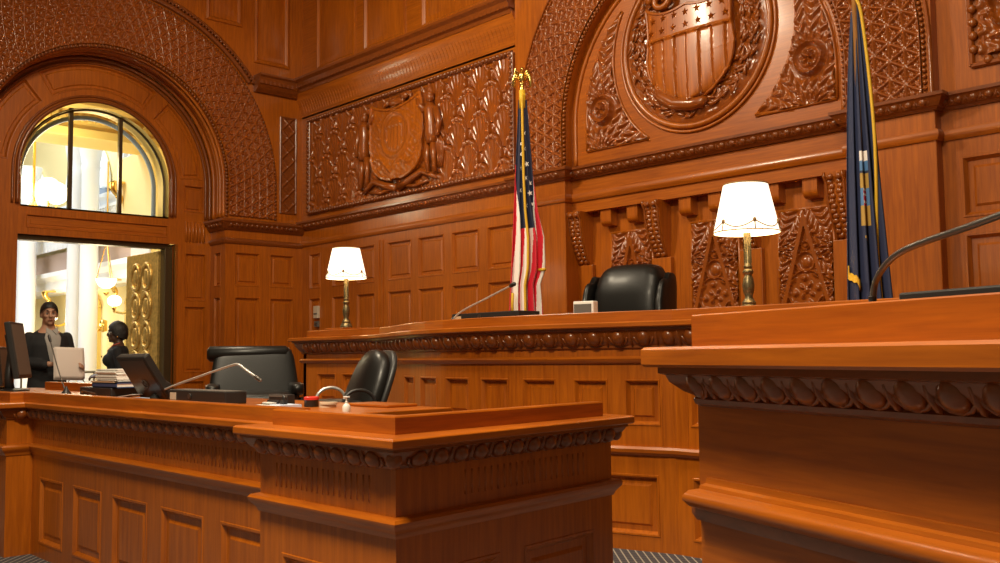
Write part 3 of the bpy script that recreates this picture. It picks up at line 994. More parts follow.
# reveals of the opening
mb.box(XD - .32, XD - .004, OY0 - .05, OY0, 0, OZ); mb.box(XD - .32, XD - .004, OY1, OY1 + .05, 0, OZ)
mb.build('door_surround', W_V, WALLL)
MB().box(XD - .30, XD - .02, WY0 - .05, WY1 + .05, OZ + .0, WZ0).build('transom_rail', W_H, WALLL, bevel=.01)
panels_of(WALLL, mD, [p for p in pd if p[3] - p[2] > .2], k=.7)
panels_of(WALLL, mD, [pd[6]], W_H, k=.7)
m = MB()
for i in range(6):
    y = 5.705 + i * .048; m.tube([mD(y, .004, 2.72), mD(y, .004, 2.985)], .015, 6)
m.build('fluting', W_V, WALLL, smooth=True)
# archivolt ring, polar panelling
pol = lambda u, d, z: (XD + d, LC - z * cos(u), WCZ + .07 + z * sin(u))
pring = [(math.radians(a), math.radians(b), 1.06, 1.36) for a, b in ((4, 50), (58, 122), (130, 176))]
mb = MB(); paneling(mb, pol, 0, PI, WR + .0, LR0, pring, du=.08)
mb.build('archivolt', W_V, WALLL)
for r in pring:
    P0 = [(a / 1.2, b) for a, b in PROF]
    m = MB(); n = 20; rings = []
    for ins, d in PROF:
        ring = []
        a0, a1, r0, r1 = r[0] + ins / 1.2, r[1] - ins / 1.2, r[2] + ins, r[3] - ins
        ring += [pol(a0 + (a1 - a0) * i / n, d, r0) for i in range(n + 1)] + [pol(a1 - (a1 - a0) * i / n, d, r1) for i in range(n + 1)]
        rings.append(ring)
    L = 2 * (n + 1); vs = [p for q in rings for p in q]; fs = []
    for i in range(len(rings) - 1):
        for j in range(L): fs.append((i * L + j, i * L + (j + 1) % L, (i + 1) * L + (j + 1) % L, (i + 1) * L + j))
    b = (len(rings) - 1) * L
    for i in range(n): fs.append((b + i, b + i + 1, b + L - 2 - i, b + L - 1 - i))
    m.add(vs, fs).build('panel', W_V, WALLL, smooth=25)
m = MB()
for rr, t, d in ((LR0 - .03, .028, .02), (LR0 - .085, .018, .01), (WR + .035, .026, .016), (WR + .09, .016, .006)):
    m.tube([mD(u, d, z) for u, z in arch_pts(LC, WCZ + .05, rr, 3.03, .05)], t, 8)
m.build('archivolt_moulding', W_D, WALLL, smooth=True)

# window_1: fanlight
WN = MB()
for y in (4.255, 4.865):
    h = WCZ + math.sqrt(WR ** 2 - (y - LC) ** 2) + .03
    WN.box(XD - .14, XD - .09, y - .022, y + .022, WZ0, h)
WIN = tag(WN.build('window_1', BRONZE), 'arched fanlight over the courtroom doorway', kind='structure')
g = [(WY0, WZ0)] + [(LC - WR * cos(t), WCZ + WR * sin(t)) for t in np.linspace(0, PI, 41)] + [(WY1, WZ0)]
MB().add([(XD - .115, y, z) for y, z in g], [tuple(range(len(g)))]).build('window_pane', GLASS, WIN)
m = MB()
ap = arch_pts(LC, WCZ, WR, WZ0, .05)
m.grid([[(XD + .005, u, z), (XD - .32, u, z)] for u, z in ap]); m.box(XD - .32, XD, WY0, WY1, WZ0 - .02, WZ0)
m.build('window_reveal', plain('gilt_reveal', (.62, .46, .13), .3, .5), WIN)
m = MB().tube([(XD - .115, u, z) for u, z in ap], .022, 6)
m.build('window_frame', BRONZE, WIN, smooth=True)
m = MB()
for rr, t in ((WR - .07, .03),):
    m.tube([(XD - .30, u, z) for u, z in arch_pts(LC, WCZ, rr, WZ0, .05)], t, 8)
m.build('reveal_moulding', HALLGREY, WIN, smooth=True)

# door frame metal and brass leaf
DR = MB().box(XD - .20, XD - .06, OY0, OY1, OZ - .06, OZ).box(XD - .20, XD - .05, OY1 - .10, OY1, 0, OZ - .06).box(XD - .16, XD - .06, OY0, OY0 + .012, 0, OZ - .06)
DOOR = tag(DR.build('door_1', BRONZE, bevel=.006), 'bronze framed double doorway to the hall', kind='structure')
MB().box(XD - .02, XD + .02, OY1 + .0, OY1 + .035, 0, OZ).build('brass_edge_strip', BRASS, DOOR)
hx, hy = XD - .18, OY1 - .11; leafw = .92
LF = MB().box(-leafw, 0, -.03, .03, .02, OZ - .08)
leafo = LF.build('door_leaf', DOORBRASS, DOOR, bevel=.006, loc=(hx, hy, 0)); leafo.rotation_euler = (0, 0, math.radians(2))
for i in range(6):
    for cx in (-.30, -.61):
        zc = .36 + i * .385
        m = MB()
        ring = [(cx + .115 * cos(a), -.035, zc + .165 * sin(a)) for a in np.linspace(0, 2 * PI, 29)]
        m.tube(ring, .028, 8, caps=False)
        m.ball((cx, -.03, zc), (.055, .03, .10), 10, 8, e1=.5, e2=.5)
        m.tube([(cx - .11, -.03, zc - .193), (cx + .11, -.03, zc - .193)], .012, 6)
        m.build('oval_boss', DOORBRASS, leafo, smooth=60)
m = MB().tube([(-.84, -.04, 1.0), (-.84, -.10, 1.02), (-.84, -.10, 1.28), (-.84, -.04, 1.3)], .018, 8)
m.build('door_handle', DARKSTEEL, leafo, smooth=True)

# ---------------------------------------------------------------- hall beyond the doorway
tag(MB().box(-27, XD - .05, -2, 9, -.06, -.0).build('floor_hall', plain('hall_stone', (.45, .38, .28), .35)), 'stone floor of the bright hall', kind='structure')
HB = MB().box(-27, -12.6, 7.3, 7.5, 0, 9)
HALL = tag(HB.build('wall_hall', HALLCREAM), 'cream wall of the bright hall', kind='structure')
tag(MB().box(-27.2, -27, -2, 9, 0, 9).build('wall_hall_end', HALLYEL), 'yellow end wall of the hall', kind='structure')
# entablature between columns and panels above
m = MB()
m.sweep([(-27, 6.95), (-13.95, 6.95)], [(-.4, 2.55), (.0, 2.55), (.06, 2.62), (.06, 2.78), (.16, 2.86), (.16, 2.95), (-.4, 2.95)])
m.sweep([(-27, 6.95), (-13.95, 6.95)], [(-.4, 4.0), (.02, 4.0), (.08, 4.1), (.14, 4.16), (.14, 4.22), (-.4, 4.22)])
m.build('entablature', HALLWHITE, HALL)
m = MB().box(-26.5, -14.2, 6.98, 7.3, 2.95, 3.35); m.build('pink_band', HALLPINK, HALL)
m = MB()
for i in range(150):
    x = -26.5 + i * .08; m.box(x, x + .035, 6.84, 6.9, 3.4, 3.95)
m.box(-26.5, -14.2, 6.82, 6.92, 3.95, 4.0).build('balustrade', HALLWHITE, HALL)
# arched bays with grey glazing above
m = MB()
for cx in (-19.7, -16.9, -23.2):
    for rr, t in ((.98, .09), (.8, .05)):
        m.tube([(cx + rr * cos(a), 7.2, 4.5 + rr * sin(a)) for a in np.linspace(0, PI, 25)], t, 6)
    m.box(cx - .02, cx + .02, 7.2, 7.28, 4.2, 5.4)
    m.box(cx - .9, cx + .9, 7.22, 7.28, 4.6, 4.66)
m.build('arch_rib', HALLWHITE, HALL, smooth=60)
m = MB()
for cx in (-19.7, -16.9, -23.2):
    g = [(cx - .95, 4.2)] + [(cx - .95 * cos(t), 4.5 + .95 * sin(t)) for t in np.linspace(0, PI, 25)] + [(cx + .95, 4.2)]
    m.add([(x, 7.27, z) for x, z in g], [tuple(range(len(g)))])
m.build('arch_glazing', HALLGREY, HALL)
# yellow bay arches at floor level, pink wall panels
m = MB()
for cx in (-19.85, -17.0):
    m.box(cx - .75, cx + .75, 7.2, 7.3, 0, 2.2)
    m.tube([(cx + .75 * cos(a), 7.24, 2.2 + .28 * sin(a)) for a in np.linspace(0, PI, 21)], .05, 6)
m.build('bay_arch', HALLYEL, HALL)
m = MB()
for cx in (-19.4, -16.75): m.box(cx - .28, cx + .28, 7.15, 7.2, .3, 2.0)
m.build('wall_panel', HALLPINK, HALL)
cn = 0
for x, r in ((-21.0, .19), (-18.29, .15), (-17.62, .16), (-24.2, .2)):
    m = MB().lathe([(r * 1.25, 0), (r * 1.25, .15), (r * 1.12, .22), (r * 1.0, .3), (r * .97, 2.4), (r * .93, 4.55), (r * 1.05, 4.62), (r * .95, 4.66), (r * 1.1, 4.8), (r * 1.35, 5.05), (r * 1.4, 5.12)], (x, 6.5, 0), 24)
    c = m.build('column', HALLWHITE, smooth=40)
    labs = ['white hall column partly hidden by the doorway edge', 'left one of the paired white hall columns', 'right one of the paired white hall columns', 'white hall column beyond the doorway edge']
    tag(c, labs[cn], kind='structure'); cn += 1
# near pier beside the brass door, with white edge
m = MB().box(-13.75, XD - .32, 5.95, 7.3, 0, 4.3)
PIER = tag(m.build('wall_hall_side', HALLYEL), 'yellow pier of the hall beside the brass door', kind='structure')
MB().box(-14.45, -13.75, 5.93, 7.3, 0, 3.0).build('pier_edge', HALLWHITE, PIER, bevel=.03)
MB().box(-15.1, -13.75, 5.96, 7.2, 3.1, 4.3).build('pier_capital', HALLCREAM, PIER, bevel=.03)
# beam along the corridor and its dentils, corridor ceiling
m = MB().box(-14.3, -13.4, -2, 7.3, 4.25, 5.6)
m.sweep([(-13.4, -2), (-13.4, 7.3)], [(-.02, 4.2), (.05, 4.2), (.08, 4.3), (.05, 4.36), (.05, 4.55), (.14, 4.62), (.14, 4.7), (-.02, 4.7)])
for i in range(90):
    y = -1.5 + i * .095; m.box(-13.40, -13.30, y, y + .05, 4.40, 4.46)
m.build('corridor_beam', HALLYEL, PIER)
tag(MB().box(-14.3, XD - .32, -2, 7.3, 5.6, 5.7).build('ceiling_hall', HALLYEL), 'yellow ceiling of the corridor', kind='structure')
# gilt consoles
for x, y, z, lab in ((-14.82, 5.93, 3.72, 'gilt scroll bracket seen through the fanlight'), (-20.6, 6.85, 2.42, 'small gilt bracket on the far hall wall by the left column'), (-17.25, 6.85, 2.45, 'small gilt bracket on the far hall wall right of the paired columns')):
    big = .55 if z > 3 else .5
    k = thing('wall_bracket', lab, 'bracket', (x, y, z))
    m = MB(); pts = [(0, -.02 - .18 * big * (1 - t) ** 1.5 - .05 * big * sin(t * 7), .28 * big - .6 * big * t) for t in np.linspace(0, 1, 12)]
    m.tube(pts, [.13 * big * (1 - .55 * t) for t in np.linspace(0, 1, 12)], 8)
    m.box(-.15 * big, .15 * big, -.26 * big, .08, .28 * big, .34 * big)
    m.build('scroll', GOLD, k, smooth=60)
    for i in range(4): MB().ball((0, -.2 * big + .04 * i * big, .2 * big - .14 * i * big), (.05 * big, .04 * big, .06 * big), 8, 6).build('leaf', GOLD, k, smooth=True)
# railing
k = thing('hall_railing', 'thin metal railing across the hall behind the woman', 'railing', (-14.6, 5.6, 0))
d_ = Vector((-.37, -.93, 0))
m = MB().tube([(.15, .35, 1.02), (-1.4, -3.2, 1.02)], .018, 6); m.build('top_rail', OLDBRASS, k)
m = MB().tube([(.15, .35, .12), (-1.4, -3.2, .12)], .014, 6); m.build('bottom_rail', OLDBRASS, k)
for i in range(9):
    t = i / 8.0; x, y = .15 - 1.55 * t, .35 - 3.55 * t
    m = MB().tube([(x, y, 0), (x, y, 1.02)], .014, 6)
    for s_ in (-1, 1):
        m.tube([(x, y, .35), (x + s_ * .06, y + s_ * .14, .55), (x + s_ * .03, y + s_ * .07, .8), (x + s_ * .09, y + s_ * .19, .98)], .008, 5)
    m.build('baluster', OLDBRASS, k)


# hall lamps
def globe_lamp(loc, lab, kind):
    if kind == 'bowl':
        k = thing('hanging_bowl_lamp', lab, 'lamp', loc)
        MB().lathe([(.02, -.10), (.06, -.09), (.12, -.05), (.155, .02), (.16, .06), (.15, .06)], n=20).build('bowl', GLOBE, k, smooth=True)
        MB().lathe([(.0, -.22), (.03, -.2), (.05, -.16), (.02, -.15)], n=12).build('finial', GOLD, k, smooth=True)
        m = MB()
        for a in (0, 2.1, 4.2): m.tube([(.15 * cos(a), .15 * sin(a), .06), (0, 0, .7)], .008, 5)
        m.tube([(0, 0, .68), (0, 0, 2.0)], .012, 6)
        m.build('chain', GOLD, k)
    else:
        k = thing('wall_sconce_lamp', lab, 'lamp', loc)
        MB().ball((0, -.22, .06), (.10, .10, .085), 16, 10).build('globe', GLOBE, k, smooth=True)
        MB().tube([(0, .1, -.06), (0, -.1, -.12), (0, -.22, -.1), (0, -.22, -.02)], [.03, .018, .018, .05], 8).build('arm', GOLD, k, smooth=True)
        MB().lathe([(.0, -.12), (.07, -.1), (.07, .1), (0, .12)], (0, .1, 0), 12).build('back_plate', GOLD, k, smooth=True)


globe_lamp((-16.04, 6.2, 2.45), 'glowing glass bowl lamp hanging in the hall above the woman', 'bowl')
globe_lamp((-14.45, 5.93, 2.0), 'lit globe sconce on the white pier edge above the woman', 'sconce')
globe_lamp((-20.4, 7.05, 2.0), 'lit globe sconce on the hall wall beside the head of the man', 'sconce')
globe_lamp((-18.6, 7.05, 1.83), 'lit globe sconce low on the hall wall left of the woman', 'sconce')
# chandelier seen through the fanlight
k = thing('hall_chandelier', 'gilt hall chandelier with glowing white globes in the fanlight', 'chandelier', (-15.2, 4.78, 3.62))
MB().tube([(0, 0, -.25), (0, 0, 2.2)], .022, 8).build('stem', GOLD, k)
MB().lathe([(0, -.4), (.06, -.34), (.03, -.27), (.1, -.2), (.05, -.1), (.02, 0)], n=12).build('hub', GOLD, k, smooth=True)
for i, a in enumerate((.35, 1.6, 2.85, 4.1, 5.35)):
    c = (.33 * cos(a), .33 * sin(a), 0)
    gm = MB().ball((c[0], c[1], .08), .17, 14, 10).build('globe', GLOBE, k, smooth=True)
    MB().tube([(0, 0, -.2), (c[0] * .5, c[1] * .5, -.28), (c[0], c[1], -.2), (c[0], c[1], -.08)], .016, 6).build('arm', GOLD, k, smooth=True)

# ================================================================== JUDGE BENCH
BP = [(-8.62, 5.33), (-7.60, 5.33), (-7.30, 5.31), (-7.05, 5.24), (-6.8, 5.12), (-6.5, 4.96), (-6.2, 4.82), (-5.9, 4.72), (-5.6, 4.65), (-5.3, 4.61), (-5.0, 4.59), (-4.7, 4.60),
      (-4.4, 4.635), (-4.1, 4.69), (-3.85, 4.75), (-3.63, 4.815), (-1.9, 4.815)]
JB = thing('judge_bench', 'long bowed oak judge bench with panelled front below the black leather chair', 'judge bench', (-5.0, 5.0, 0))
jl = Vector((-5.0, 5.0))
PB = Path([(x - jl.x, y - jl.y) for x, y in BP])
bp = [(p.x, p.y) for p in PB.p]


def u_at_x(x):
    for i in range(len(BP) - 1):
        if BP[i][0] <= x <= BP[i + 1][0]:
            return PB.L[i] + (PB.L[i + 1] - PB.L[i]) * (x - BP[i][0]) / (BP[i + 1][0] - BP[i][0])


lowp, upp = [], []
for a, b in ((-8.36, -8.05), (-7.93, -7.62), (-6.42, -6.14), (-5.99, -5.71), (-5.56, -5.27), (-5.12, -4.85), (-4.70, -4.44), (-4.29, -4.06), (-3.93, -3.72), (-3.50, -3.2), (-3.05, -2.75)):
    upp.append((u_at_x(a), u_at_x(b), .765, 1.03))
for a, b in ((-8.36, -7.62), (-6.42, -5.71), (-5.56, -4.85), (-4.70, -3.74), (-3.50, -2.75)):
    lowp.append((u_at_x(a), u_at_x(b), .10, .45))
mb = MB(); paneling(mb, PB.map, 0, PB.len, 0, 1.28, upp + lowp, du=.12)
uc = u_at_x(-3.63)
for u_ in (uc - .075, uc + .10):
    mb.tube([PB.map(u_, .001, .64), PB.map(u_, .001, 1.13)], .004, 6)
mb.tube([PB.map(uc, .0, .0), PB.map(uc, .0, 1.13)], .006, 6)
# core, so the front has thickness and closed ends
mb.sweep(bp, [(-.035, 0), (-.035, 1.36), (-.14, 1.36), (-.14, 0)])
mb.box(bp[0][0], bp[0][0] + .05, bp[0][1], bp[0][1] + .9, 0, 1.40)
mb.build('front', W_V, JB)
panels_of(JB, PB.map, upp, n=3, k=.85); panels_of(JB, PB.map, lowp, n=6)
ep = [(bp[0][0] - .0, bp[0][1] + .9)] + bp                # ledge returns along the left end
MB().sweep(ep, [(-.30, 1.355), (.105, 1.355), (.115, 1.362), (.115, 1.385), (.105, 1.392), (-.30, 1.392)]).build('ledge', W_H, JB)
MB().sweep([(bp[0][0] + .07, bp[0][1] + .9), (bp[0][0] + .07, bp[0][1])] + bp[1:], [(-.06, 1.39), (.0, 1.39), (.0, 1.455), (-.004, 1.46), (-.06, 1.46)]).build('upstand_board', W_H, JB)
MB().sweep(ep, [(-.02, 1.225), (.004, 1.225), (.016, 1.232), (.016, 1.245), (.03, 1.26), (.058, 1.30), (.07, 1.335), (.085, 1.34), (.085, 1.356), (-.02, 1.356)]).build('ovolo_moulding', W_D, JB, smooth=35)
m = MB(); egg_row(m, Path(ep), .05, .88, .168, 1.29, .045, (.046, .035, .05), tilt=.55, nu=8, nv=6)
m.build('egg_and_dart', W_D, JB, smooth=True)
m = MB(); egg_row(m, Path(ep), .93, Path(ep).len - .3, .168, 1.29, .045, (.046, .035, .05), tilt=.55, nu=10, nv=7)
m.build('egg_and_dart', W_D, JB, smooth=True)
MB().sweep(ep, [(-.02, 1.135), (.012, 1.135), (.03, 1.15), (.036, 1.165), (.02, 1.18), (-.02, 1.18)]).build('frieze_moulding', W_H, JB, smooth=35)
MB().sweep(ep, [(-.02, .575), (.012, .575), (.018, .585), (.036, .595), (.04, .615), (.028, .63), (-.02, .63)]).build('base_moulding', W_H, JB, smooth=35)
# work surface behind
top = [(p[0], p[1]) for p in bp]
m = MB(); vs = []
for x, y in top: vs += [(x + .02, y + .05, 1.44), (x + .02, max(y + .62, .2), 1.44), (x + .02, y + .05, 1.40), (x + .02, max(y + .62, .2), 1.40)]
fs = []
for i in range(len(top) - 1):
    a, b = i * 4, i * 4 + 4
    fs += [(a, b, b + 1, a + 1), (a + 2, b + 2, b + 3, a + 3), (a, b, b + 2, a + 2), (a + 1, b + 1, b + 3, a + 3)]
fs += [(0, 1, 3, 2), (len(vs) - 4, len(vs) - 3, len(vs) - 1, len(vs) - 2)]
m.add(vs, fs).build('worktop', W_H, JB)
tag(MB().box(-8.2, -1.2, 5.45, YB + .1, 0, .55).build('floor_dais', W_H), 'raised floor behind the judge bench', kind='structure')

# ================================================================== CLERK DESK
CD = thing('clerk_desk', 'long low oak clerk desk with a projecting corner block in the foreground', 'desk', (-4.0, 2.2, 0))
cl = Vector((-4.0, 2.2))
CP = [(-8.2, 1.93), (-6.53, 1.93), (-6.53, 2.085), (-3.42, 2.085), (-3.42, 1.925), (-2.56, 1.925), (-2.70, 3.145), (-3.0, 3.165)]
CPl = [(x - cl.x, y - cl.y) for x, y in CP]


def seg(a, b): return Path([CPl[a], CPl[b]])


segs = {k: seg(*k) for k in ((0, 1), (1, 2), (2, 3), (3, 4), (4, 5), (5, 6), (6, 7))}
mb = MB()
XS = lambda x: x - CP[2][0]
farp = [(XS(a), XS(b), .095, .475) for a, b in ((-6.38, -6.0), (-5.82, -5.42), (-5.25, -4.83), (-4.65, -4.225), (-4.04, -3.63))]
L56 = segs[(5, 6)].len
spec = {(0, 1): [(.1, .55, .1, .47), (.75, 1.15, .1, .47), (1.25, 1.55, .1, .47)], (2, 3): farp, (4, 5): [(.17, .75, .1, .47)], (5, 6): [(.16, .50, .1, .485), (.66, L56 - .14, .1, .485)]}
for k, sg in segs.items(): paneling(mb, sg.map, 0, sg.len, 0, .90, spec.get(k, []))
mb.sweep(CPl, [(-.033, 0), (-.033, .90), (-.07, .90), (-.07, 0)])
mb.build('front', W_V, CD)
for k, ps in spec.items(): panels_of(CD, segs[k].map, ps, k=1.0, prof=[(a_, b_ * .62) for a_, b_ in PROF])
MB().sweep(CPl, [(-.16, .906), (.070, .906), (.078, .911), (.078, .934), (.070, .940), (-.16, .940)]).build('ledge', W_H, CD, bevel=.002)
bpth = [(-8.2, 1.93), (-6.40, 1.93), (-6.45, 2.075), (-3.40, 2.075), (-3.37, 1.925), (-2.56, 1.925), (-2.695, 3.10)]
bpth = [(-8.2, 1.965), (-6.60, 1.965), (-6.60, 2.045), (-3.40, 2.045), (-3.40, 1.965), (-2.615, 1.965), (-2.705, 3.105)]
bl_ = [(x - cl.x, y - cl.y) for x, y in bpth]
MB().sweep(bl_, [(-.055, .938), (0, .938), (0, .995), (-.003, 1.0), (-.055, 1.0)]).build('upstand_board', W_H, CD)
MB().sweep(CPl, [(-.02, .835), (.004, .835), (.01, .84), (.012, .848), (.03, .862), (.046, .885), (.05, .893), (.056, .895), (.056, .907), (-.02, .907)]).build('ovolo_moulding', W_D, CD, smooth=35)
for k in ((0, 1), (2, 3), (4, 5), (5, 6), (6, 7), (1, 2), (3, 4)):
    sg = segs[k]; m = MB()
    egg_row(m, sg, .02, sg.len - .02, .098, .867, .034, (.036, .027, .032), tilt=.55, nu=10, nv=7)
    m.build('egg_and_dart', W_D, CD, smooth=True)
MB().sweep(CPl, [(-.02, .615), (.006, .615), (.012, .63), (.02, .64), (.034, .655), (.036, .668), (.028, .678), (.012, .682), (-.02, .684)]).build('waist_moulding', W_H, CD, smooth=35)
for (x, y), (dx, dy), nm in ((CPl[5], (.026, -.026), 'corner'), (CPl[6], (.012, .016), 'end')):
    m = MB().ball((x + dx, y + dy, .868), (.028, .028, .031), 10, 8); m.build('corner_egg', W_D, CD, smooth=True)
# fluted frieze
for k, sg in segs.items():
    m = MB(); n = int((sg.len - .08) / .035)
    for i in range(n):
        u = .05 + i * .035
        if k == (5, 6) and not (.3 < u < 1.05): continue
        if k == (4, 5) and not (.12 < u < .75): continue
        if k in ((1, 2), (3, 4), (6, 7)): continue
        m.tube([sg.map(u, -.004, .72), sg.map(u, -.004, .805)], .0075, 5)
    if m.v: m.build('fluting', W_V, CD, smooth=True)
MB().box(-8.15 - cl.x, -3.10 - cl.x, 2.09 - cl.y, 2.62 - cl.y, .945, .985).build('worktop', W_H, CD, bevel=.003)
MB().box(-8.15 - cl.x, -3.30 - cl.x, 2.56 - cl.y, 2.60 - cl.y, 0, .945).build('rear_panel', W_V, CD)
MB().box(-3.62 - cl.x, -3.30 - cl.x, 2.44 - cl.y, 2.60 - cl.y, .985, .997).build('writing_slope', W_H, CD, bevel=.004)
MB().box(-7.6 - cl.x, -6.6 - cl.x, 2.5 - cl.y, 2.56 - cl.y, .985, 1.04).build('rear_upstand', W_H, CD, bevel=.004)
tag(MB().box(-8.0, -3.72, 2.72, 3.6, 0, .40).build('floor_clerk_dais', W_H), 'raised floor behind the clerk desk', kind='structure')

# ================================================================== RIGHT HAND COUNTER
A0 = Vector((-1.289, 1.751)); tdir = Vector((.935, -.354)); ndir = Vector((.354, .935))
WS = thing('witness_stand', 'oak counter with carved edge filling the right foreground', 'counter', (A0.x, A0.y, 0), math.atan2(-.354, .935))
# local frame: +x along the counter, -y towards the room
Lr = 2.3
q = [(.02, .75), (.02, .045), (Lr, .045)]
qb = [(-.02, .75), (-.02, .045), (Lr, .045)]
qo = [(.0, .75), (.0, .045), (Lr, .045)]
MB().sweep(qb, [(0, 0), (0, 1.16), (-.05, 1.16), (-.05, 0)]).build('front', wood('oak_counter_front', (.6, .6, 9), WD, WL, rough=.36), WS)
MB().sweep(q, [(-.3, 1.168), (.098, 1.168), (.104, 1.174), (.104, 1.206), (.098, 1.212), (-.3, 1.212)]).build('ledge', W_H, WS)
MB().sweep([(-.042, .75), (-.042, .048), (Lr, .048)], [(-.04, 1.21), (0, 1.21), (0, 1.280), (-.003, 1.283), (-.04, 1.283)]).build('upstand_board', W_H, WS)
MB().sweep(qo, [(-.02, 1.082), (.003, 1.082), (.012, 1.088), (.015, 1.098), (.01, 1.104), (.03, 1.115), (.052, 1.135), (.058, 1.15), (.07, 1.154), (.07, 1.170), (-.02, 1.170)]).build('ovolo_moulding', W_D, WS, smooth=35)
m = MB(); pq = Path(qo)
egg_row(m, pq, .705, pq.len - .1, .085, 1.130, .038, (.031, .020, .031), tilt=.55, nu=10, nv=7)
m.build('egg_and_dart', W_D, WS, smooth=True)
MB().sweep(q, [(-.02, .862), (.018, .862), (.034, .868), (.044, .880), (.044, .890), (.034, .902), (.018, .906), (.016, .914), (.008, .918), (.006, .93), (-.02, .934)]).build('torus_moulding', W_H, WS, smooth=40)
MB().sweep(qb, [(-.01, .835), (.006, .835), (.014, .850), (.014, .864), (-.01, .864)]).build('cavetto_moulding', W_D, WS, smooth=40)
MB().box(-.0, Lr, .09, .75, 1.16, 1.25).build('worktop', W_H, WS, bevel=.004)


def wsp(s, off, z):
    p = A0 + tdir * s + ndir * off
    return (p.x, p.y, z)


# ================================================================== LAMPS
def bench_lamp(loc, lab):
    k = thing('table_lamp', lab, 'lamp', loc, 0, 'lit lamps on the judge bench')
    MB().lathe([(.0, 0), (.06, 0), (.063, .015), (.056, .03), (.048, .045), (.042, .05)], n=24).build('base', OLDBRASS, k, smooth=40)
    MB().lathe([(.042, .05), (.044, .065), (.032, .08), (.024, .1), (.033, .13), (.038, .17), (.032, .21), (.022, .235), (.033, .25), (.033, .262), (.022, .275), (.028, .285), (.028, .29), (.022, .3), (.021, .55), (.03, .56), (.022, .575), (.015, .6)], n=16).build('stem', OLDBRASS, k, smooth=40)
    m = MB()
    for i in range(9): m.tube([(.021 * cos(i * .7), .021 * sin(i * .7), .31), (.021 * cos(i * .7), .021 * sin(i * .7), .54)], .004, 4)
    m.build('stem_reeding', OLDBRASS, k)
    Q0, Q1 = .205, .137
    rz = lambda z: Q0 - (z - .50) / .305 * (Q0 - Q1)
    MB().lathe([(Q0, .50), (Q1, .805), (Q1 - .004, .805), (Q0 - .004, .50), (Q0, .50)], n=40).build('lamp_shade', SHADE, k, smooth=40)
    m = MB()
    ring = lambda r, z: [(r * cos(a), r * sin(a), z) for a in np.linspace(0, 2 * PI, 41)]
    MB().tube(ring(Q0, .502), .004, 6, caps=False).build('shade_rim', SHADETRIM, k); MB().tube(ring(Q1, .805), .005, 6, caps=False).build('shade_rim', SHADETRIM, k)
    for i in range(6):
        a0 = i * PI / 3 + .3; pts = []
        for j in range(13):
            t = j / 12; a = a0 + t * PI / 3; z = .56 - .04 * sin(t * PI); r = rz(z) + .002
            pts.append((r * cos(a), r * sin(a), z))
        m.tube(pts, .0035, 5)
        r = rz(.56) + .002
        m.ball((r * cos(a0), r * sin(a0), .56), (.012, .012, .016), 7, 5)
        m.tube([(r * cos(a0), r * sin(a0), .56), ((Q0 + .002) * cos(a0), (Q0 + .002) * sin(a0), .505)], .0035, 5)
    m.build('shade_trim', SHADETRIM, k, smooth=True)
    MB().ball((0, 0, .66), .035, 10, 8).build('bulb', GLOBE, k, smooth=True)
    MB().tube([(.0, 0, .58), (.05, -.03, .585), (.055, -.03, .55)], .006, 5).build('switch_arm', OLDBRASS, k)
    return k


bench_lamp((-3.398, 5.30, 1.44), 'large lit table lamp with cream shade in front of the carved gable panels')
MB().box(-8.42 - jl.x, -8.1 - jl.x, 5.45 - jl.y, 5.76 - jl.y, 1.44, 1.484).build('lamp_plinth', W_H, JB, bevel=.004)
bench_lamp((-8.26, 5.60, 1.484), 'small looking lit table lamp at far left end of judge bench')

# ================================================================== FLAGS
def flag_cloth(kind, zt, zb, wt, wb, shift_t, shift_b, seed):
    """hanging folded cloth round the pole, local frame: x across the view, y depth, z up"""
    nt, na = 150, 170
    P = np.zeros((nt, na, 3)); MI = np.zeros((nt, na), int)
    for i in range(nt):
        t = i / (nt - 1); z = zt + (zb - zt) * t
        w = wt + (wb - wt) * t ** .65; c = shift_t + (shift_b - shift_t) * t
        if kind == 'us':
            lx = -.030 - .125 * t
            rx = float(np.interp(t, [0, .17, .31, .44, .54, .64, .67, .72, 1], [.037, .062, .085, .12, .168, .172, .165, .128, .165]))
            w, c = rx - lx, (rx + lx) / 2
        for j in range(na):
            a = j / (na - 1)
            ph = a * 2 * PI * 4.2 + .8 * sin(t * 2.2 + seed) + seed
            x = c + (a - .5) * w + .016 * w / .3 * sin(ph * 1.0 + 1.2) * (.3 + t)
            y = -.045 * (w / .3) * (.35 + .65 * t) * cos(ph) - .10 * w * cos((a - .5) * PI)
            zz = z
            if kind == 'us':
                lift = max(0, a - .80) / .20; low = max(0, .1 - a) / .1
                zz = z if t < .72 else z + 0
            P[i, j] = (x, y, zz)
    for i in range(nt):
        t = i / (nt - 1)
        for j in range(na):
            a = j / (na - 1)
            if kind == 'us':
                s_ = a * 6.6 + 5.5 * max(0, a - .35) / .65 * t + .35 + .25 * sin(t * 9 + a * 4)
                blue = t < .50 - .25 * max(0, a - .7) and (a > .02 + .9 * max(0, t - .24)) and (a < .96 - .85 * max(0, t - .26))
                if t < .25: blue = True
                MI[i, j] = 0 if blue else (1 if int(math.floor(s_)) % 2 == 0 else 2)
            else:
                MI[i, j] = 0
                e = None
                tr = t; t = .50 + (t - .40) / .62
                if .36 < a < .60:
                    if .50 < t < .545: e = 2
                    elif .545 <= t < .59: e = 3
                    elif .60 <= t < .66: e = 4
                    elif .66 <= t < .735: e = 3 if abs(a - .48) > .075 else (5 if (int(t * 300) % 2) else 2)
                    elif .74 <= t < .82: e = 4
                    elif .865 < t < .90 and abs(a - .45 - (t - .88) * 2.5) < .03: e = 4
                t = tr
                if e is not None: MI[i, j] = e
    return P, MI


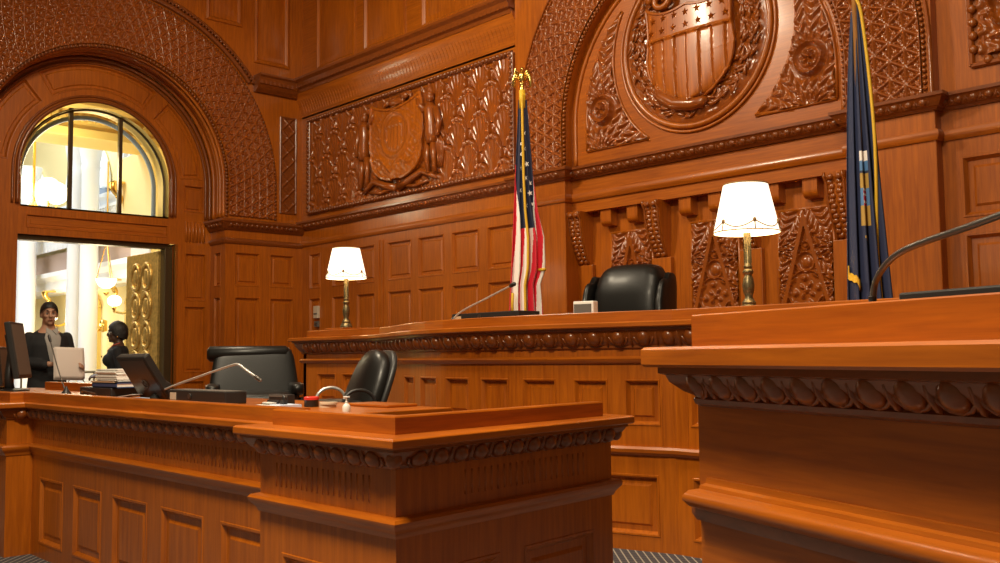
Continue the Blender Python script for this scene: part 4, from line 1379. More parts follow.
def make_flag(kind, label, loc, rotz):
    k = thing('flag', label, 'flag', loc, rotz)
    zb = .0
    MB().lathe([(0, 0), (.17, 0), (.17, .02), (.13, .05), (.06, .08), (.035, .10), (.03, .16), (.0, .16)], n=24).build('base', BRASS, k, smooth=40)
    H_ = 2.80
    MB().tube([(0, 0, .1), (0, 0, H_)], .0145, 10).build('pole', wood('pole_wood_' + kind, (9, 9, 1), (.2, .08, .02), (.35, .16, .04)), k, smooth=True)
    # eagle finial
    f = MB()
    f.lathe([(.0145, H_ - .02), (.022, H_ - .01), (.022, H_ + .01), (.012, H_ + .03), (.02, H_ + .05), (.02, H_ + .06), (0, H_ + .065)], n=12)
    f.ball((0, 0, H_ + .105), (.030, .026, .052), 10, 8)
    f.ball((.004, -.012, H_ + .170), (.017, .02, .019), 8, 6); f.tube([(.004, -.028, H_ + .172), (.004, -.048, H_ + .163)], [.008, .002], 6)
    for s_ in (-1, 1):
        for q in range(4):
            f.tube([(s_ * .02, .004, H_ + .12 - .01 * q), (s_ * (.045 + .008 * q), .004, H_ + .178 - .022 * q), (s_ * (.060 + .004 * q), .008, H_ + .10 - .022 * q), (s_ * .056, .008, H_ + .05 - .008 * q)], [.013, .014, .011, .004], 6)
    f.tube([(0, .01, H_ + .07), (0, .03, H_ + .045)], [.016, .02], 6)
    f.build('eagle_finial', GOLD, k, smooth=True)
    if kind == 'us':
        P, MI = flag_cloth('us', 2.72, .62, .055, .33, .005, .0, .4)
        # raise the free lower right corner a little
        mats = [FBLUE, FRED, FWHITE]
    else:
        P, MI = flag_cloth('st', 2.72, .50, .035, .29, .01, .03, 1.7)
        mats = [NAVY, FRED, FWHITE, SKYBLUE, TAN, FRED]
    cm = MB().grid(P, mi=MI)
    cloth = cm.build('flag_cloth', mats, k, smooth=True)
    so = cloth.modifiers.new('thick', 'SOLIDIFY'); so.thickness = .004
    nt, na = P.shape[:2]
    if kind == 'us':
        # stars of the canton
        st = MB(); rnd = random.Random(3)
        spots = [(.14, .62), (.20, .60), (.26, .66), (.27, .30), (.31, .62), (.33, .84), (.36, .34), (.37, .68), (.41, .80), (.42, .58), (.22, .34), (.18, .36)]
        for t, a in spots:
            i, j = int(t * (nt - 1)), int(a * (na - 1)); c = Vector(P[i, j])
            du = (Vector(P[i, min(j + 3, na - 1)]) - Vector(P[i, j - 3])).normalized(); dv = Vector((0, 0, 1)); nn = dv.cross(du)
            if nn.y > 0: nn = -nn
            pts = []
            for q in range(10):
                an = PI / 2 + q * PI / 5 + .3; r = .026 if q % 2 == 0 else .0105
                pts.append(c + du * (r * cos(an)) + dv * (r * sin(an)) + nn * .009)
            st.add([c + nn * .011] + pts, [(0, 1 + q, 1 + (q + 1) % 10) for q in range(10)])
        st.build('star', FWHITE, cloth)
        # gold cord down the hoist and fringe at the hem corners
        m = MB()
        pts = [Vector(P[i, int((.50 - .06 * (i / nt)) * na)]) + Vector((-.006, -.016, 0)) for i in range(0, nt, 3)]
        pts = [Vector((0, -.02, 2.76))] + pts
        m.tube(pts, .011, 6)
        m.tube([Vector((0, 0, 2.65)), Vector((0, 0, 2.80))], .026, 8)
        m.build('gold_cord', FRINGE, k, smooth=True)
        # gold fringe along the short right hand edge of the fly
        i0 = int(.665 * nt)
        m = MB().tube([Vector(P[i0, j]) + Vector((0, -.010, 0)) for j in range(int(.84 * na), na, 3)], .012, 6)
        m.build('fringe', FRINGE, k, smooth=True)
        m = MB().tube([(-.098, -.05, 1.14), (-.103, -.05, 1.05), (-.100, -.05, .96)], .011, 6)
        m.build('fringe', FRINGE, k, smooth=True)
    else:
        m = MB()
        jj = [int((.97 - .30 * (i / nt)) * na) for i in range(nt)]
        pts = [Vector(P[i, jj[i]]) + Vector((0, -.014, 0)) for i in range(0, nt, 3)]
        m.tube([Vector((0, -.01, 2.78))] + pts, .010, 6)
        m.build('gold_fringe', FRINGE, k, smooth=True)
        lo = []
        for q in range(14):
            j = int(.28 * na * q / 13); i = int((.715 + .05 * q / 13) * nt)
            lo.append([Vector(P[i, j]) + Vector((0, -.014, .022)), Vector(P[i, j]) + Vector((0, -.016, -.022))])
        fo = MB().grid(np.array(lo)).build('fringe_corner', FRINGE, k)
        so = fo.modifiers.new('thick', 'SOLIDIFY'); so.thickness = .006
    return k


make_flag('us', 'stars and stripes flag hanging furled on an eagle-topped pole by the carved wall', (-5.61, 5.52, .55), math.radians(45.5))
make_flag('state', 'navy blue state flag with gold fringe hanging furled on a pole', (-2.735, 5.5, .55), math.radians(26.5))


# ================================================================== CHAIRS
def star_base(k, zseat, r=.30):
    MB().tube([(0, 0, .10), (0, 0, zseat - .09)], [.03, .028], 12).build('gas_column', DARKSTEEL, k, smooth=True)
    for i in range(5):
        a = i * 2 * PI / 5 + .3
        MB().tube([(0, 0, .11), (r * .6 * cos(a), r * .6 * sin(a), .10), (r * cos(a), r * sin(a), .075)], [.03, .024, .018], 8).build('leg', PLASTIC, k, smooth=True)
        w = MB()
        for s_ in (-.012, .012):
            c = (r * cos(a) - s_ * sin(a), r * sin(a) + s_ * cos(a), .028)
            w.ball(c, (.028, .028, .028), 10, 6)
        w.build('caster', PLASTIC, k, smooth=True)


# judge chair (faces -y in its own frame)
jc = thing('judge_chair', 'high black leather wing chair behind the judge bench', 'chair', (-4.86, 5.76, .55), math.radians(12))
jc.scale = (1.07, 1.0, 1.02)
zs = .47
MB().ball((0, -.06, zs), (.29, .30, .075), 24, 10, e1=.5, e2=.5).build('seat', LEATHER, jc, smooth=True)


def pucker(p):
    x, y, z = p
    f = 1 - .05 * max(0, (abs(x) / .25)) ** 4
    k = (.010 * sin(z * 110 + x * 30) * max(0, abs(x) / .25 - .6) + .004 * sin(x * 60 + z * 20) * max(0, 1 - abs(x) / .2)) if z > .15 else 0
    return (x, y + k + (.11 if z > 0 else .03) * (z / .40) ** 2, z * f)


MB().ball((0, .20, .90), (.262, .12, .42), 56, 40, e1=.34, e2=.5, fn=pucker).build('backrest', LEATHER, jc, smooth=True)
for s_ in (-1, 1):
    MB().ball((s_ * .300, .19, .84), (.036, .15, .40), 18, 18, e1=.42, e2=.6, fn=lambda p: (p[0], p[1] + .05 * (p[2] / .4) ** 2, p[2] - (.05 if p[1] < 0 else 0) * (p[2] > .2))).build('wing', LEATHER, jc, smooth=True)
    MB().ball((s_ * .31, -.08, .66), (.05, .25, .045), 16, 10, e1=.5, e2=.5).build('armrest', LEATHER, jc, smooth=True)
    MB().box(s_ * .31 - .03, s_ * .31 + .03, -.25, .1, .44, .64).build('armrest_panel', LEATHER, jc, bevel=.015)
MB().ball((0, .305, .84), (.30, .05, .42), 24, 18, e1=.4, e2=.4).build('back_shell', LEATHER, jc, smooth=True)
star_base(jc, zs)

# left clerk chair
lc = thing('office_chair', 'wide black leather office chair with a rolled top behind the clerk desk', 'chair', (-5.62, 3.12, .37), math.radians(62))
MB().ball((0, -.02, .545), (.27, .25, .075), 24, 10, e1=.5, e2=.5).build('seat', LEATHER, lc, smooth=True)
MB().ball((0, .22, .70), (.265, .055, .205), 30, 18, e1=.32, e2=.32, fn=lambda p: (p[0] * (1.04 - .10 * (p[2] / .2)), p[1] + .05 * (p[2] / .2), p[2])).build('backrest', LEATHER, lc, smooth=True)
MB().tube([(-.30, .25, .855), (-.28, .25, .855), (.20, .25, .86), (.24, .25, .855)], [.03, .052, .046, .02], 14).build('top_roll', LEATHER, lc, smooth=True)
for s_ in (-1, 1):
    MB().ball((s_ * .255, -.02, .63), (.045, .20, .04), 16, 10, e1=.5, e2=.5).build('armrest', LEATHER, lc, smooth=True)
    MB().tube([(s_ * .29, .06, .57), (s_ * .30, .05, .45), (s_ * .2, .02, .41)], .018, 8).build('armrest_post', PLASTIC, lc, smooth=True)
star_base(lc, .47)

# right clerk chair
rc = thing('office_chair', 'black leather office chair turned sideways beside the sanitizer bottle', 'chair', (-4.52, 2.96, .40), math.radians(-17))
MB().ball((0, -.05, .50), (.25, .26, .07), 24, 10, e1=.5, e2=.5).build('seat', LEATHER, rc, smooth=True)
MB().ball((0, .19, .62), (.225, .06, .215), 34, 24, e1=.75, e2=.65, fn=lambda p: (p[0] * (1.0 - .12 * p[2] / .2), p[1] + .085 * (p[2] / .22 + .4) - .05 * (1 - (p[0] / .25) ** 2), p[2])).build('backrest', LEATHER, rc, smooth=True)
MB().ball((0, .215, .62), (.235, .032, .212), 34, 24, e1=.7, e2=.6, fn=lambda p: (p[0] * (1.0 - .10 * p[2] / .2), p[1] + .085 * (p[2] / .22 + .4), p[2])).build('back_shell', PLASTIC, rc, smooth=True)
for s_ in (-1, 1):
    pts = [(s_ * .26, .08 + .085 * cos(a), .555 + .07 * sin(a)) for a in np.linspace(-.4, PI + .5, 16)]
    MB().tube(pts, .009, 8).build('armrest', STEEL if s_ < 0 else PLASTIC, rc, smooth=True)
    MB().tube([(s_ * .27, .0, .485), (s_ * .18, 0, .44)], .014, 8).build('armrest_post', PLASTIC, rc, smooth=True)
star_base(rc, .47)


# ================================================================== THINGS ON THE BENCHES
def goose(name, label, pts, rad, mat, base_r, loc, headr=None, headmat=None, group=None):
    k = thing(name, label, 'microphone', loc)
    l = Vector(loc); P = [Vector(p) - l for p in pts]
    # smooth the stem with a few Chaikin passes
    for _ in range(3):
        Q = [P[0]]
        for a, b in zip(P, P[1:]): Q += [a * .75 + b * .25, a * .25 + b * .75]
        P = Q + [P[-1]]
    MB().tube(P, rad, 8).build('gooseneck', mat, k, smooth=True)
    MB().lathe([(base_r, 0), (base_r, .012), (base_r * .5, .03), (rad * 1.3, .05), (0, .055)], n=16).build('base', PLASTIC, k, smooth=40)
    t = (P[-1] - P[-4]).normalized(); hr = headr or rad * 1.9
    MB().tube([P[-1] - t * .005, P[-1] + t * .012, P[-1] + t * .045, P[-1] + t * .055], [hr * .7, hr, hr, hr * .5], 10).build('capsule', headmat or PLASTIC, k, smooth=50)
    return k


goose('gooseneck_microphone', 'silver gooseneck microphone on the judge bench before the striped flag', [(-5.776, 4.9, 1.44), (-5.76, 4.9, 1.49), (-5.66, 4.9, 1.54), (-5.38, 4.9, 1.62), (-5.13, 4.9, 1.695)], .008, STEEL, .035, (-5.776, 4.9, 1.44), .016)
goose('gooseneck_microphone', 'long silver gooseneck microphone bent over the clerk desk', [(-5.0, 2.2, .985), (-4.98, 2.2, 1.02), (-4.86, 2.2, 1.05), (-4.50, 2.2, 1.112), (-4.17, 2.2, 1.168), (-4.12, 2.2, 1.172), (-4.06, 2.2, 1.15), (-3.96, 2.2, 1.115)], .0055, STEEL, .035, (-5.0, 2.2, .985), .008, DARKSTEEL)
goose('gooseneck_microphone', 'thin dark microphone standing before the man with papers', [(-6.30, 2.2, .985), (-6.33, 2.2, 1.02), (-6.47, 2.2, 1.16), (-6.60, 2.2, 1.32)], .004, DARKSTEEL, .028, (-6.30, 2.2, .985), .009)
l_ = wsp(.385, .17, 1.25)
goose('gooseneck_microphone', 'thick gooseneck microphone arching over the right foreground counter', [l_, wsp(.385, .17, 1.295), wsp(.395, .17, 1.335), wsp(.44, .17, 1.372), wsp(.50, .17, 1.388), wsp(.62, .17, 1.405), wsp(.78, .17, 1.435), wsp(.95, .17, 1.47)], .0062, DARKSTEEL, .012, l_, .011)

# black consoles, screens, papers
k = thing('desk_console', 'flat black console box on the judge bench under the flag', 'console', (-5.42, 5.0, 1.44))
MB().box(-.37, .37, -.10, .12, 0, .075).build('case', PLASTIC, k, bevel=.006)
MB().box(-.345, -.26, -.1025, -.10, .028, .055).build('sticker', LABELTAN, k)
MB().lathe([(.0, 0), (.018, 0), (.018, .004), (0, .004)], (0, 0, 0), 12).build('port', DARKSTEEL, k).matrix_local = Matrix.Translation((-.05, -.101, .045)) @ Matrix.Rotation(PI / 2, 4, 'X')
k = thing('desk_clock', 'small white box with a dark face left of the judge chair', 'box', (-4.48, 4.98, 1.44), math.radians(18))
MB().box(-.075, .075, -.03, .05, 0, .115).build('case', WHITE, k, bevel=.006)
MB().box(-.068, .06, -.034, -.03, .008, .095).build('face', GREYPLASTIC, k)
m = MB().box(-.045, .045, -.015, .015, 0, .17); k = thing('wall_thermostat', 'cream wall control box near the corner above the bench', 'thermostat', (-11.29, YB - .02, 1.715))
m = MB().box(-.055, .055, -.02, .02, 0, .165); m.build('cover', CREAM, k, bevel=.006)
MB().box(-.04, .04, -.024, -.02, .05, .07).build('slot', GREYPLASTIC, k)
k = thing('wall_switch', 'small grey wall switch below the cream control box', 'switch', (-11.29, YB - .015, 1.60))
MB().box(-.05, .05, -.015, .015, 0, .075).build('plate', GREYPLASTIC, k, bevel=.004)
MB().box(-.018, .018, -.024, -.012, .02, .055).build('rocker', DARKSTEEL, k)

k = thing('desk_console', 'long black equipment box on the clerk desk before the wide chair', 'console', (-4.44, 2.24, .985))
MB().box(-.36, .24, -.06, .05, 0, .058).build('case', PLASTIC, k, bevel=.005)
MB().box(-.355, .235, -.055, .045, .054, .060).build('top_plate', GREYPLASTIC, k)
MB().box(-.34, -.275, -.0625, -.06, .01, .045).build('sticker', CREAM, k)
MB().lathe([(0, 0), (.014, 0), (.014, .006), (0, .006)], n=12).build('port', DARKSTEEL, k).matrix_local = Matrix.Translation((-.12, -.061, .03)) @ Matrix.Rotation(PI / 2, 4, 'X')
k = thing('desk_console', 'low black box under the blue binder and white papers', 'console', (-5.80, 2.28, .985))
MB().box(-.33, .15, -.06, .12, 0, .05).build('case', PLASTIC, k, bevel=.005)
MB().tube([(-.26, -.07, .02), (-.2, -.09, .03), (-.1, -.08, .02), (.0, -.09, .015)], .006, 6).build('cable', DARKSTEEL, k)
k = thing('binder', 'blue binder lying beneath the white paper stack', 'binder', (-5.62, 2.30, 1.035))
MB().box(-.34, .02, -.07, .12, 0, .006).box(-.34, .02, -.07, .12, .024, .03).box(-.34, .02, -.07, -.064, 0, .03).build('cover', BLUECARD, k)
MB().box(-.335, .015, -.062, .115, .006, .024).build('pages', WHITE, k)
k = thing('folder', 'tan folder sticking out between binder and white papers', 'folder', (-5.78, 2.30, 1.065))
MB().box(-.20, .14, -.07, .10, 0, .007).build('card', LABELTAN, k)
k = thing('paper_stack', 'thick stack of white papers on the blue binder', 'papers', (-5.62, 2.30, 1.072))
m = MB(); rnd = random.Random(2)
for i in range(14):
    a, b = rnd.uniform(-.012, .012), rnd.uniform(-.008, .008)
    m.box(-.31 + a * .5, .0 + a * .5, -.06 + b, .10 + b, i * .005, i * .005 + .0048)
m.build('sheets', WHITE, k)
k = thing('paper', 'loose white sheet leaning beside the tilted screen', 'paper', (-5.26, 2.17, .985))
MB().box(-.15, .15, -.05, .05, .0, .003, M=Matrix.Rotation(math.radians(-5), 4, 'Y') @ Matrix.Translation((0, 0, .014))).build('sheet', WHITE, k)
tag(MB().box(-5.08, -4.98, 2.12, 2.16, .985, .999).build('note_pad', plain('pale_blue_paper', (.45, .58, .75), .6)), 'small pale blue note pad at foot of the tilted screen', 'note pad')


def monitor(label, loc, rotz, w, h, tilt, stand=True, screen=SCREEN, zc=.27):
    k = thing('monitor', label, 'monitor', loc, rotz)
    R = Matrix.Translation((0, 0, zc)) @ Matrix.Rotation(tilt, 4, 'X')
    m = MB().box(-w / 2, w / 2, -.02, .02, -h / 2, h / 2, M=R)
    m.box(-w * .32, w * .32, .018, .045, -h * .3, h * .3, M=R)
    b = m.build('housing', PLASTIC, k, bevel=.008)
    MB().box(-w / 2 + .02, w / 2 - .02, -.0225, -.0195, -h / 2 + .025, h / 2 - .02, M=R).build('screen', screen, k)
    if stand:
        MB().tube([(0, .05, .01), (0, .06, .1), (0, .04, zc)], [.035, .028, .03], 8).build('stand_neck', PLASTIC, k, smooth=True)
        MB().lathe([(0, 0), (.11, 0), (.11, .008), (.05, .02), (0, .022)], (0, .03, 0), 24, sx=1.1).build('stand_base', PLASTIC, k, smooth=40)
    return k


monitor('tall dark monitor seen nearly edge-on left of the man with papers', (-7.40, 2.25, .985), math.radians(150), .38, .40, math.radians(-10), zc=.285, screen=plain('grey_screen', (.10, .085, .07), .45))
monitor('smaller dark monitor at the far left edge behind the tall one', (-7.86, 2.29, .985), math.radians(150), .34, .29, math.radians(-6), zc=.17)

# tilted touch screen (its back shows)
k = thing('monitor', 'black tilted flat screen leaning back on the clerk desk', 'monitor', (-5.17, 2.22, .985))
r_ = Vector((.41, .91, 0)); aw = Vector((-.91, .41, 0))
wv = r_ * .145 - aw * .24; uv = -r_ * .145 + Vector((0, 0, .235)) - aw * .07
wn, un = wv.normalized(), uv.normalized(); un = (un - wn * un.dot(wn)).normalized(); nn = wn.cross(un)
B = Matrix((wn, nn, un)).transposed().to_4x4()
W_, H_ = wv.length, uv.length
m = MB().box(-.0, W_, -.018, .022, 0, H_, M=B); m.build('housing', PLASTIC, k, bevel=.008)
sgn = -1 if (nn.dot(-aw) < 0) else 1
MB().box(.02, W_ - .02, sgn * .0225 - .001, sgn * .0225 + .001, .02, H_ - .02, M=B).build('back_panel', plain('brown_black_plastic', (.04, .028, .022), .35), k)
c = B @ Vector((W_ * .52, sgn * .024, H_ * .42))
m = MB(); ring = [B @ Vector((W_ * .52 + .022 * cos(a), sgn * .025, H_ * .42 + .022 * sin(a))) for a in np.linspace(0, 2 * PI, 21)]
m.tube(ring, .003, 5, caps=False); m.ball(c, .008, 8, 5)
m.build('round_emblem', GREYPLASTIC, k)
MB().tube([B @ Vector((W_ / 2, -sgn * .02, H_ * .5)), B @ Vector((W_ / 2, -sgn * .08, H_ * .1)), (B @ Vector((W_ / 2, -sgn * .06, 0))) * 1.0], .02, 8).build('stand', PLASTIC, k, smooth=True)

# stationery at right end of the worktop (z of worktop .985)
Zw = .985
k = thing('paper', 'white papers lying flat left of the black desk sign', 'paper', (-3.82, 2.14, Zw))
for i in range(2): MB().box(-.10 + .03 * i, .06 + .05 * i, -.05, .05, .005 * i, .005 * i + .004).build('sheet', WHITE, k)
k = thing('desk_sign', 'low black desk sign lying behind white papers', 'sign', (-3.93, 2.32, Zw))
MB().box(-.085, .075, -.02, .02, 0, .048).build('block', PLASTIC, k, bevel=.003)
MB().box(-.085, .075, -.0215, -.02, .036, .046).build('edge', GREYPLASTIC, k)
k = thing('business_card_holder', 'small dark card holder between the desk sign and ink stamp', 'card holder', (-3.865, 2.22, Zw))
MB().box(-.045, .045, -.02, .02, 0, .012).box(-.045, .045, .012, .02, 0, .028).build('tray', PLASTIC, k)
MB().box(-.04, .04, -.015, .008, .012, .018).build('card', WHITE, k)
k = thing('binder_clip', 'small black binder clip on a bluish paper pad', 'clip', (-3.75, 2.22, Zw + .012))
MB().tube([(-.006, 0, .0), (-.006, 0, .03), (.0, 0, .038), (.006, 0, .03), (.006, 0, 0)], .004, 6).box(-.014, .014, -.01, .01, 0, .018).build('body', PLASTIC, k)
tag(MB().box(-3.80, -3.685, 2.18, 2.27, Zw, Zw + .012).build('paper_pad', plain('bluish_paper', (.55, .62, .8), .6)), 'bluish paper pad beneath the binder clip', 'paper pad')
k = thing('ink_stamp', 'round red topped black ink stamp on the clerk desk', 'stamp', (-3.672, 2.31, Zw))
MB().lathe([(0, 0), (.030, 0), (.032, .004), (.030, .028), (.031, .03), (0, .03)], n=20).build('body', PLASTIC, k, smooth=40)
MB().lathe([(0, .03), (.033, .03), (.033, .04), (.028, .044), (0, .044)], n=20).build('cap', RED, k, smooth=40)
k = thing('tape_roll', 'pale tape roll lying beside the red topped ink stamp', 'tape', (-3.575, 2.33, Zw))
MB().lathe([(.016, 0), (.036, 0), (.036, .010), (.016, .010), (.016, 0)], n=24).lathe([(.018, .013), (.038, .013), (.038, .022), (.018, .022), (.018, .013)], (.004, 0, 0), n=24).build('roll', plain('pale_tape', (.62, .50, .36), .5), k, smooth=40)
k = thing('pump_bottle', 'small milky pump bottle of hand sanitizer on the clerk desk', 'bottle', (-3.165, 2.16, Zw))
k.location = (-3.155, 2.14, .985)
MB().lathe([(0, 0), (.0145, 0), (.0155, .003), (.0155, .024), (.011, .032), (.006, .036), (0, .036)], n=20).build('body', CLEARWHITE, k, smooth=40)
MB().lathe([(.006, .034), (.0065, .042), (.003, .044), (.003, .060), (0, .061)], n=12).build('collar', CLEARWHITE, k, smooth=40)
MB().box(-.016, .016, -.005, .005, .058, .063).box(-.016, -.012, -.004, .004, .052, .06).build('pump_head', WHITE, k, bevel=.001)

# black pad on right hand counter
p = wsp(.9, .22, 1.25)
k = thing('desk_pad', 'thin black pad along the top of the right foreground counter', 'desk pad', p, math.atan2(-.354, .935))
MB().box(-.42, .7, -.08, .28, 0, .051).build('body', PLASTIC, k, bevel=.004)

# ================================================================== PEOPLE
def tb(mb, pts, rad, n=12, sq=None):
    mb.tube(pts, rad, n)
    mb.ball(pts[0], rad[0], n, 8); mb.ball(pts[-1], rad[-1], n, 8)


def torso_rings(mb, rings, n=24):
    vs = []; fs = []
    for z, rx, ry, cy in rings:
        for k in range(n):
            a = 2 * PI * k / n
            vs.append((rx * cos(a), cy + ry * sin(a), z))
    for i in range(len(rings) - 1):
        for k in range(n):
            k2 = (k + 1) % n
            fs.append((i * n + k, i * n + k2, (i + 1) * n + k2, (i + 1) * n + k))
    fs.append(tuple(range(n))[::-1]); fs.append(tuple((len(rings) - 1) * n + k for k in range(n)))
    mb.add(vs, fs)


def hand(mb, w, d, up, side):
    """w wrist, d pointing direction of the fingers, up back of the hand, side thumb direction"""
    w, d, up, side = Vector(w), Vector(d).normalized(), Vector(up).normalized(), Vector(side).normalized()
    M = Matrix((side, d, up)).transposed()
    mb.ball(w + d * .05, (.042, .055, .016), 12, 8, M=M)
    for i, L in enumerate((.066, .078, .073, .056)):
        b = w + d * .09 + side * (.030 - .020 * i)
        tb(mb, [b, b + d * L * .45 - up * .006, b + d * L * .72 - up * .026, b + d * L * .80 - up * .045], [.0095, .009, .0085, .0075], 8)
    b = w + d * .025 + side * .03
    tb(mb, [b, b + side * .03 + d * .025 - up * .006, b + side * .036 + d * .055 - up * .022], [.012, .0105, .009], 8)


def voxel(o, size, sm=3):
    r = o.modifiers.new('join', 'REMESH'); r.mode = 'VOXEL'; r.voxel_size = size; r.use_smooth_shade = True
    s = o.modifiers.new('soften', 'SMOOTH'); s.factor = .5; s.iterations = sm
    return o


def head_shape(mb, c, fem=False, turn=0.0):
    """c = centre of the head; face towards -y before the turn"""
    R = Matrix.Rotation(turn, 3, 'Z'); c = Vector(c)
    P = lambda x, y, z: c + R @ Vector((x, y, z))
    mb.ball(P(0, .012, .025), (.074, .094, .098), 20, 14, M=R)
    mb.ball(P(0, -.030, -.055), (.054, .058, .062), 16, 12, M=R)
    mb.ball(P(0, -.072, -.092), (.026, .02, .020), 10, 8, M=R)      # chin
    mb.ball(P(0, -.088, .035), (.05, .012, .014), 10, 6, M=R)       # brow
    mb.tube([P(0, -.088, .02), P(0, -.104, -.012), P(0, -.108, -.024), P(0, -.088, -.034)], [.011, .014, .017, .012], 8)
    for s_ in (-1, 1):
        mb.ball(P(s_ * .078, .012, -.005), (.012, .02, .034), 8, 8, M=R)
        mb.ball(P(s_ * .040, -.066, -.018), (.024, .022, .022), 8, 6, M=R)
        mb.ball(P(s_ * .013, -.100, -.026), (.010, .010, .008), 6, 5, M=R)
    mb.ball(P(0, -.086, -.057), (.026, .012, .008), 10, 6, M=R)
    mb.ball(P(0, -.085, -.068), (.022, .012, .008), 10, 6, M=R)
    return P, R


def face_parts(parent, P, R, skin, lipm):
    for s_ in (-1, 1):
        e = MB().ball(P(s_ * .031, -.0800, .008), (.0115, .009, .0065), 10, 8, M=R); e.build('eye', EYE, parent, smooth=True)
        MB().ball(P(s_ * .031, -.0880, .008), (.0055, .003, .0055), 8, 6, M=R).build('pupil', HAIR, parent, smooth=True)
        MB().tube([P(s_ * .015, -.098, .032), P(s_ * .032, -.096, .040), P(s_ * .050, -.082, .034)], [.003, .004, .002], 6).build('eyebrow', HAIR, parent, smooth=True)
    MB().tube([P(-.022, -.092, -.062), P(0, -.101, -.061), P(.022, -.092, -.062)], [.003, .005, .003], 6).build('lips', lipm, parent, smooth=True)


def hair_cap(P, R, back=.0, puff=1.0):
    m = MB(); n, k = 28, 14; vs = []
    for j in range(k + 1):
        for i in range(n):
            th = 2 * PI * i / n                                      # 0 = +x, -pi/2 = face
            front = max(0, -sin(th)); low = -.03 - back * 1.0 + (.105 + back) * front ** 1.2 if front > 0 else -.03 - back - .03 * sin(th)
            zt = .135 * puff
            z = zt + (low - zt) * (j / k)
            q = max(0, 1 - ((z - .028) / (.108 * puff)) ** 2) ** .5 if z > .028 else 1 - .10 * min(1, ((.028 - z) / .1)) ** 2
            w = .002 * sin(i * 5.1) * sin(j * 2.7)
            vs.append(P((.083 * puff + w) * q * cos(th), .012 + (.103 * puff + w) * q * sin(th), z))
    fs = [(j * n + i, j * n + (i + 1) % n, (j + 1) * n + (i + 1) % n, (j + 1) * n + i) for j in range(k) for i in range(n)]
    fs.append(tuple(range(n)))
    return m.add(vs, fs)


# --- man holding papers
man = thing('person', 'man in dark suit jacket and grey shirt holding papers at the doorway', 'person', (-10.8, 3.575, 0), math.radians(94))
b = MB()
torso_rings(b, [(.84, .14, .10, 0), (.92, .165, .115, 0), (1.06, .145, .10, 0), (1.2, .155, .11, 0), (1.34, .175, .12, 0), (1.44, .165, .10, .0), (1.50, .085, .07, .005), (1.54, .06, .06, .005), (1.62, .055, .058, 0)])
for s_ in (-1, 1):
    tb(b, [(s_ * .095, 0, .90), (s_ * .105, -.01, .50), (s_ * .11, .02, .10)], [.085, .056, .042])
    tb(b, [(s_ * .11, .03, .06), (s_ * .12, -.08, .045), (s_ * .125, -.15, .035)], [.045, .04, .03])
P, R_ = head_shape(b, (.0, -.015, 1.652), turn=math.radians(-14))
# arms: viewer-left arm (his right, -x) bent in front; other reaching to the far edge of the sheets
tb(b, [(-.185, 0, 1.42), (-.245, .02, 1.16), (-.075, -.225, 1.14)], [.052, .042, .030])
hand(b, (-.075, -.225, 1.14), (.75, -.55, .05), (0, .1, 1), (.3, -.6, .5))
tb(b, [(.185, 0, 1.42), (.235, -.02, 1.16), (.205, -.245, 1.13)], [.052, .042, .030])
hand(b, (.205, -.245, 1.13), (-.1, -1, .05), (.2, .1, 1), (-.8, -.1, .5))
body = voxel(b.build('body', SKIN_L, man), .0085)
face_parts(man, P, R_, SKIN_L, LIP)
hair_cap(P, R_, -.03, 1.05).build('hair', HAIR, man, smooth=True)
j = MB()
torso_rings(j, [(.78, .195, .135, 0), (.92, .198, .14, 0), (1.06, .182, .128, 0), (1.2, .188, .135, 0), (1.34, .205, .142, 0), (1.43, .192, .122, .005), (1.475, .125, .088, .015), (1.50, .085, .075, .02)])
tb(j, [(-.19, 0, 1.415), (-.25, .02, 1.16), (-.105, -.195, 1.135)], [.060, .062, .047])
tb(j, [(.19, 0, 1.415), (.24, -.02, 1.16), (.21, -.21, 1.13)], [.060, .062, .047])
voxel(j.build('jacket', SUIT, man), .012)
t = MB()
torso_rings(t, [(.82, .17, .125, 0), (.95, .172, .122, 0), (1.0, .16, .115, 0)])
for s_ in (-1, 1): tb(t, [(s_ * .095, 0, .88), (s_ * .107, -.01, .5), (s_ * .112, .015, .09)], [.098, .072, .062])
voxel(t.build('trousers', SUIT, man), .014)
for s_ in (-1, 1):
    MB().tube([(s_ * .11, .055, .045), (s_ * .118, -.06, .045), (s_ * .125, -.16, .03), (s_ * .127, -.19, .025)], [.045, .048, .045, .022], 12).build('shoe', LEATHER, man, smooth=True)
man.scale = (1.015, 1.015, 1.015)
# shirt front showing between the lapels
n, k = 17, 22; gp = np.zeros((n, k, 3))
for q in range(k):
    t_ = q / (k - 1); z = 1.12 + .365 * t_; hw = .012 + .088 * t_ ** .8 if t_ < .8 else .085 - .03 * (t_ - .8) / .2
    rx = np.interp(z, [1.06, 1.2, 1.34, 1.43, 1.475, 1.51], [.182, .188, .205, .192, .125, .082]); ry = np.interp(z, [1.06, 1.2, 1.34, 1.43, 1.475, 1.51], [.128, .135, .142, .122, .092, .078])
    for p_ in range(n):
        x = (p_ / (n - 1) * 2 - 1) * hw
        gp[p_, q] = (x, -ry * math.sqrt(max(0, 1 - (x / rx) ** 2)) - .006, z)
so = MB().grid(gp).build('shirt_front', SHIRT, man, smooth=True)
s2 = so.modifiers.new('thick', 'SOLIDIFY'); s2.thickness = .012
m = MB()
for s_ in (-1, 1):
    m.add([(s_ * .0, -.098, 1.485), (s_ * .055, -.085, 1.515), (s_ * .06, -.10, 1.47), (s_ * .03, -.125, 1.44)], [(0, 1, 2, 3)])
co = m.build('shirt_collar', SHIRT, man); s2 = co.modifiers.new('thick', 'SOLIDIFY'); s2.thickness = .008
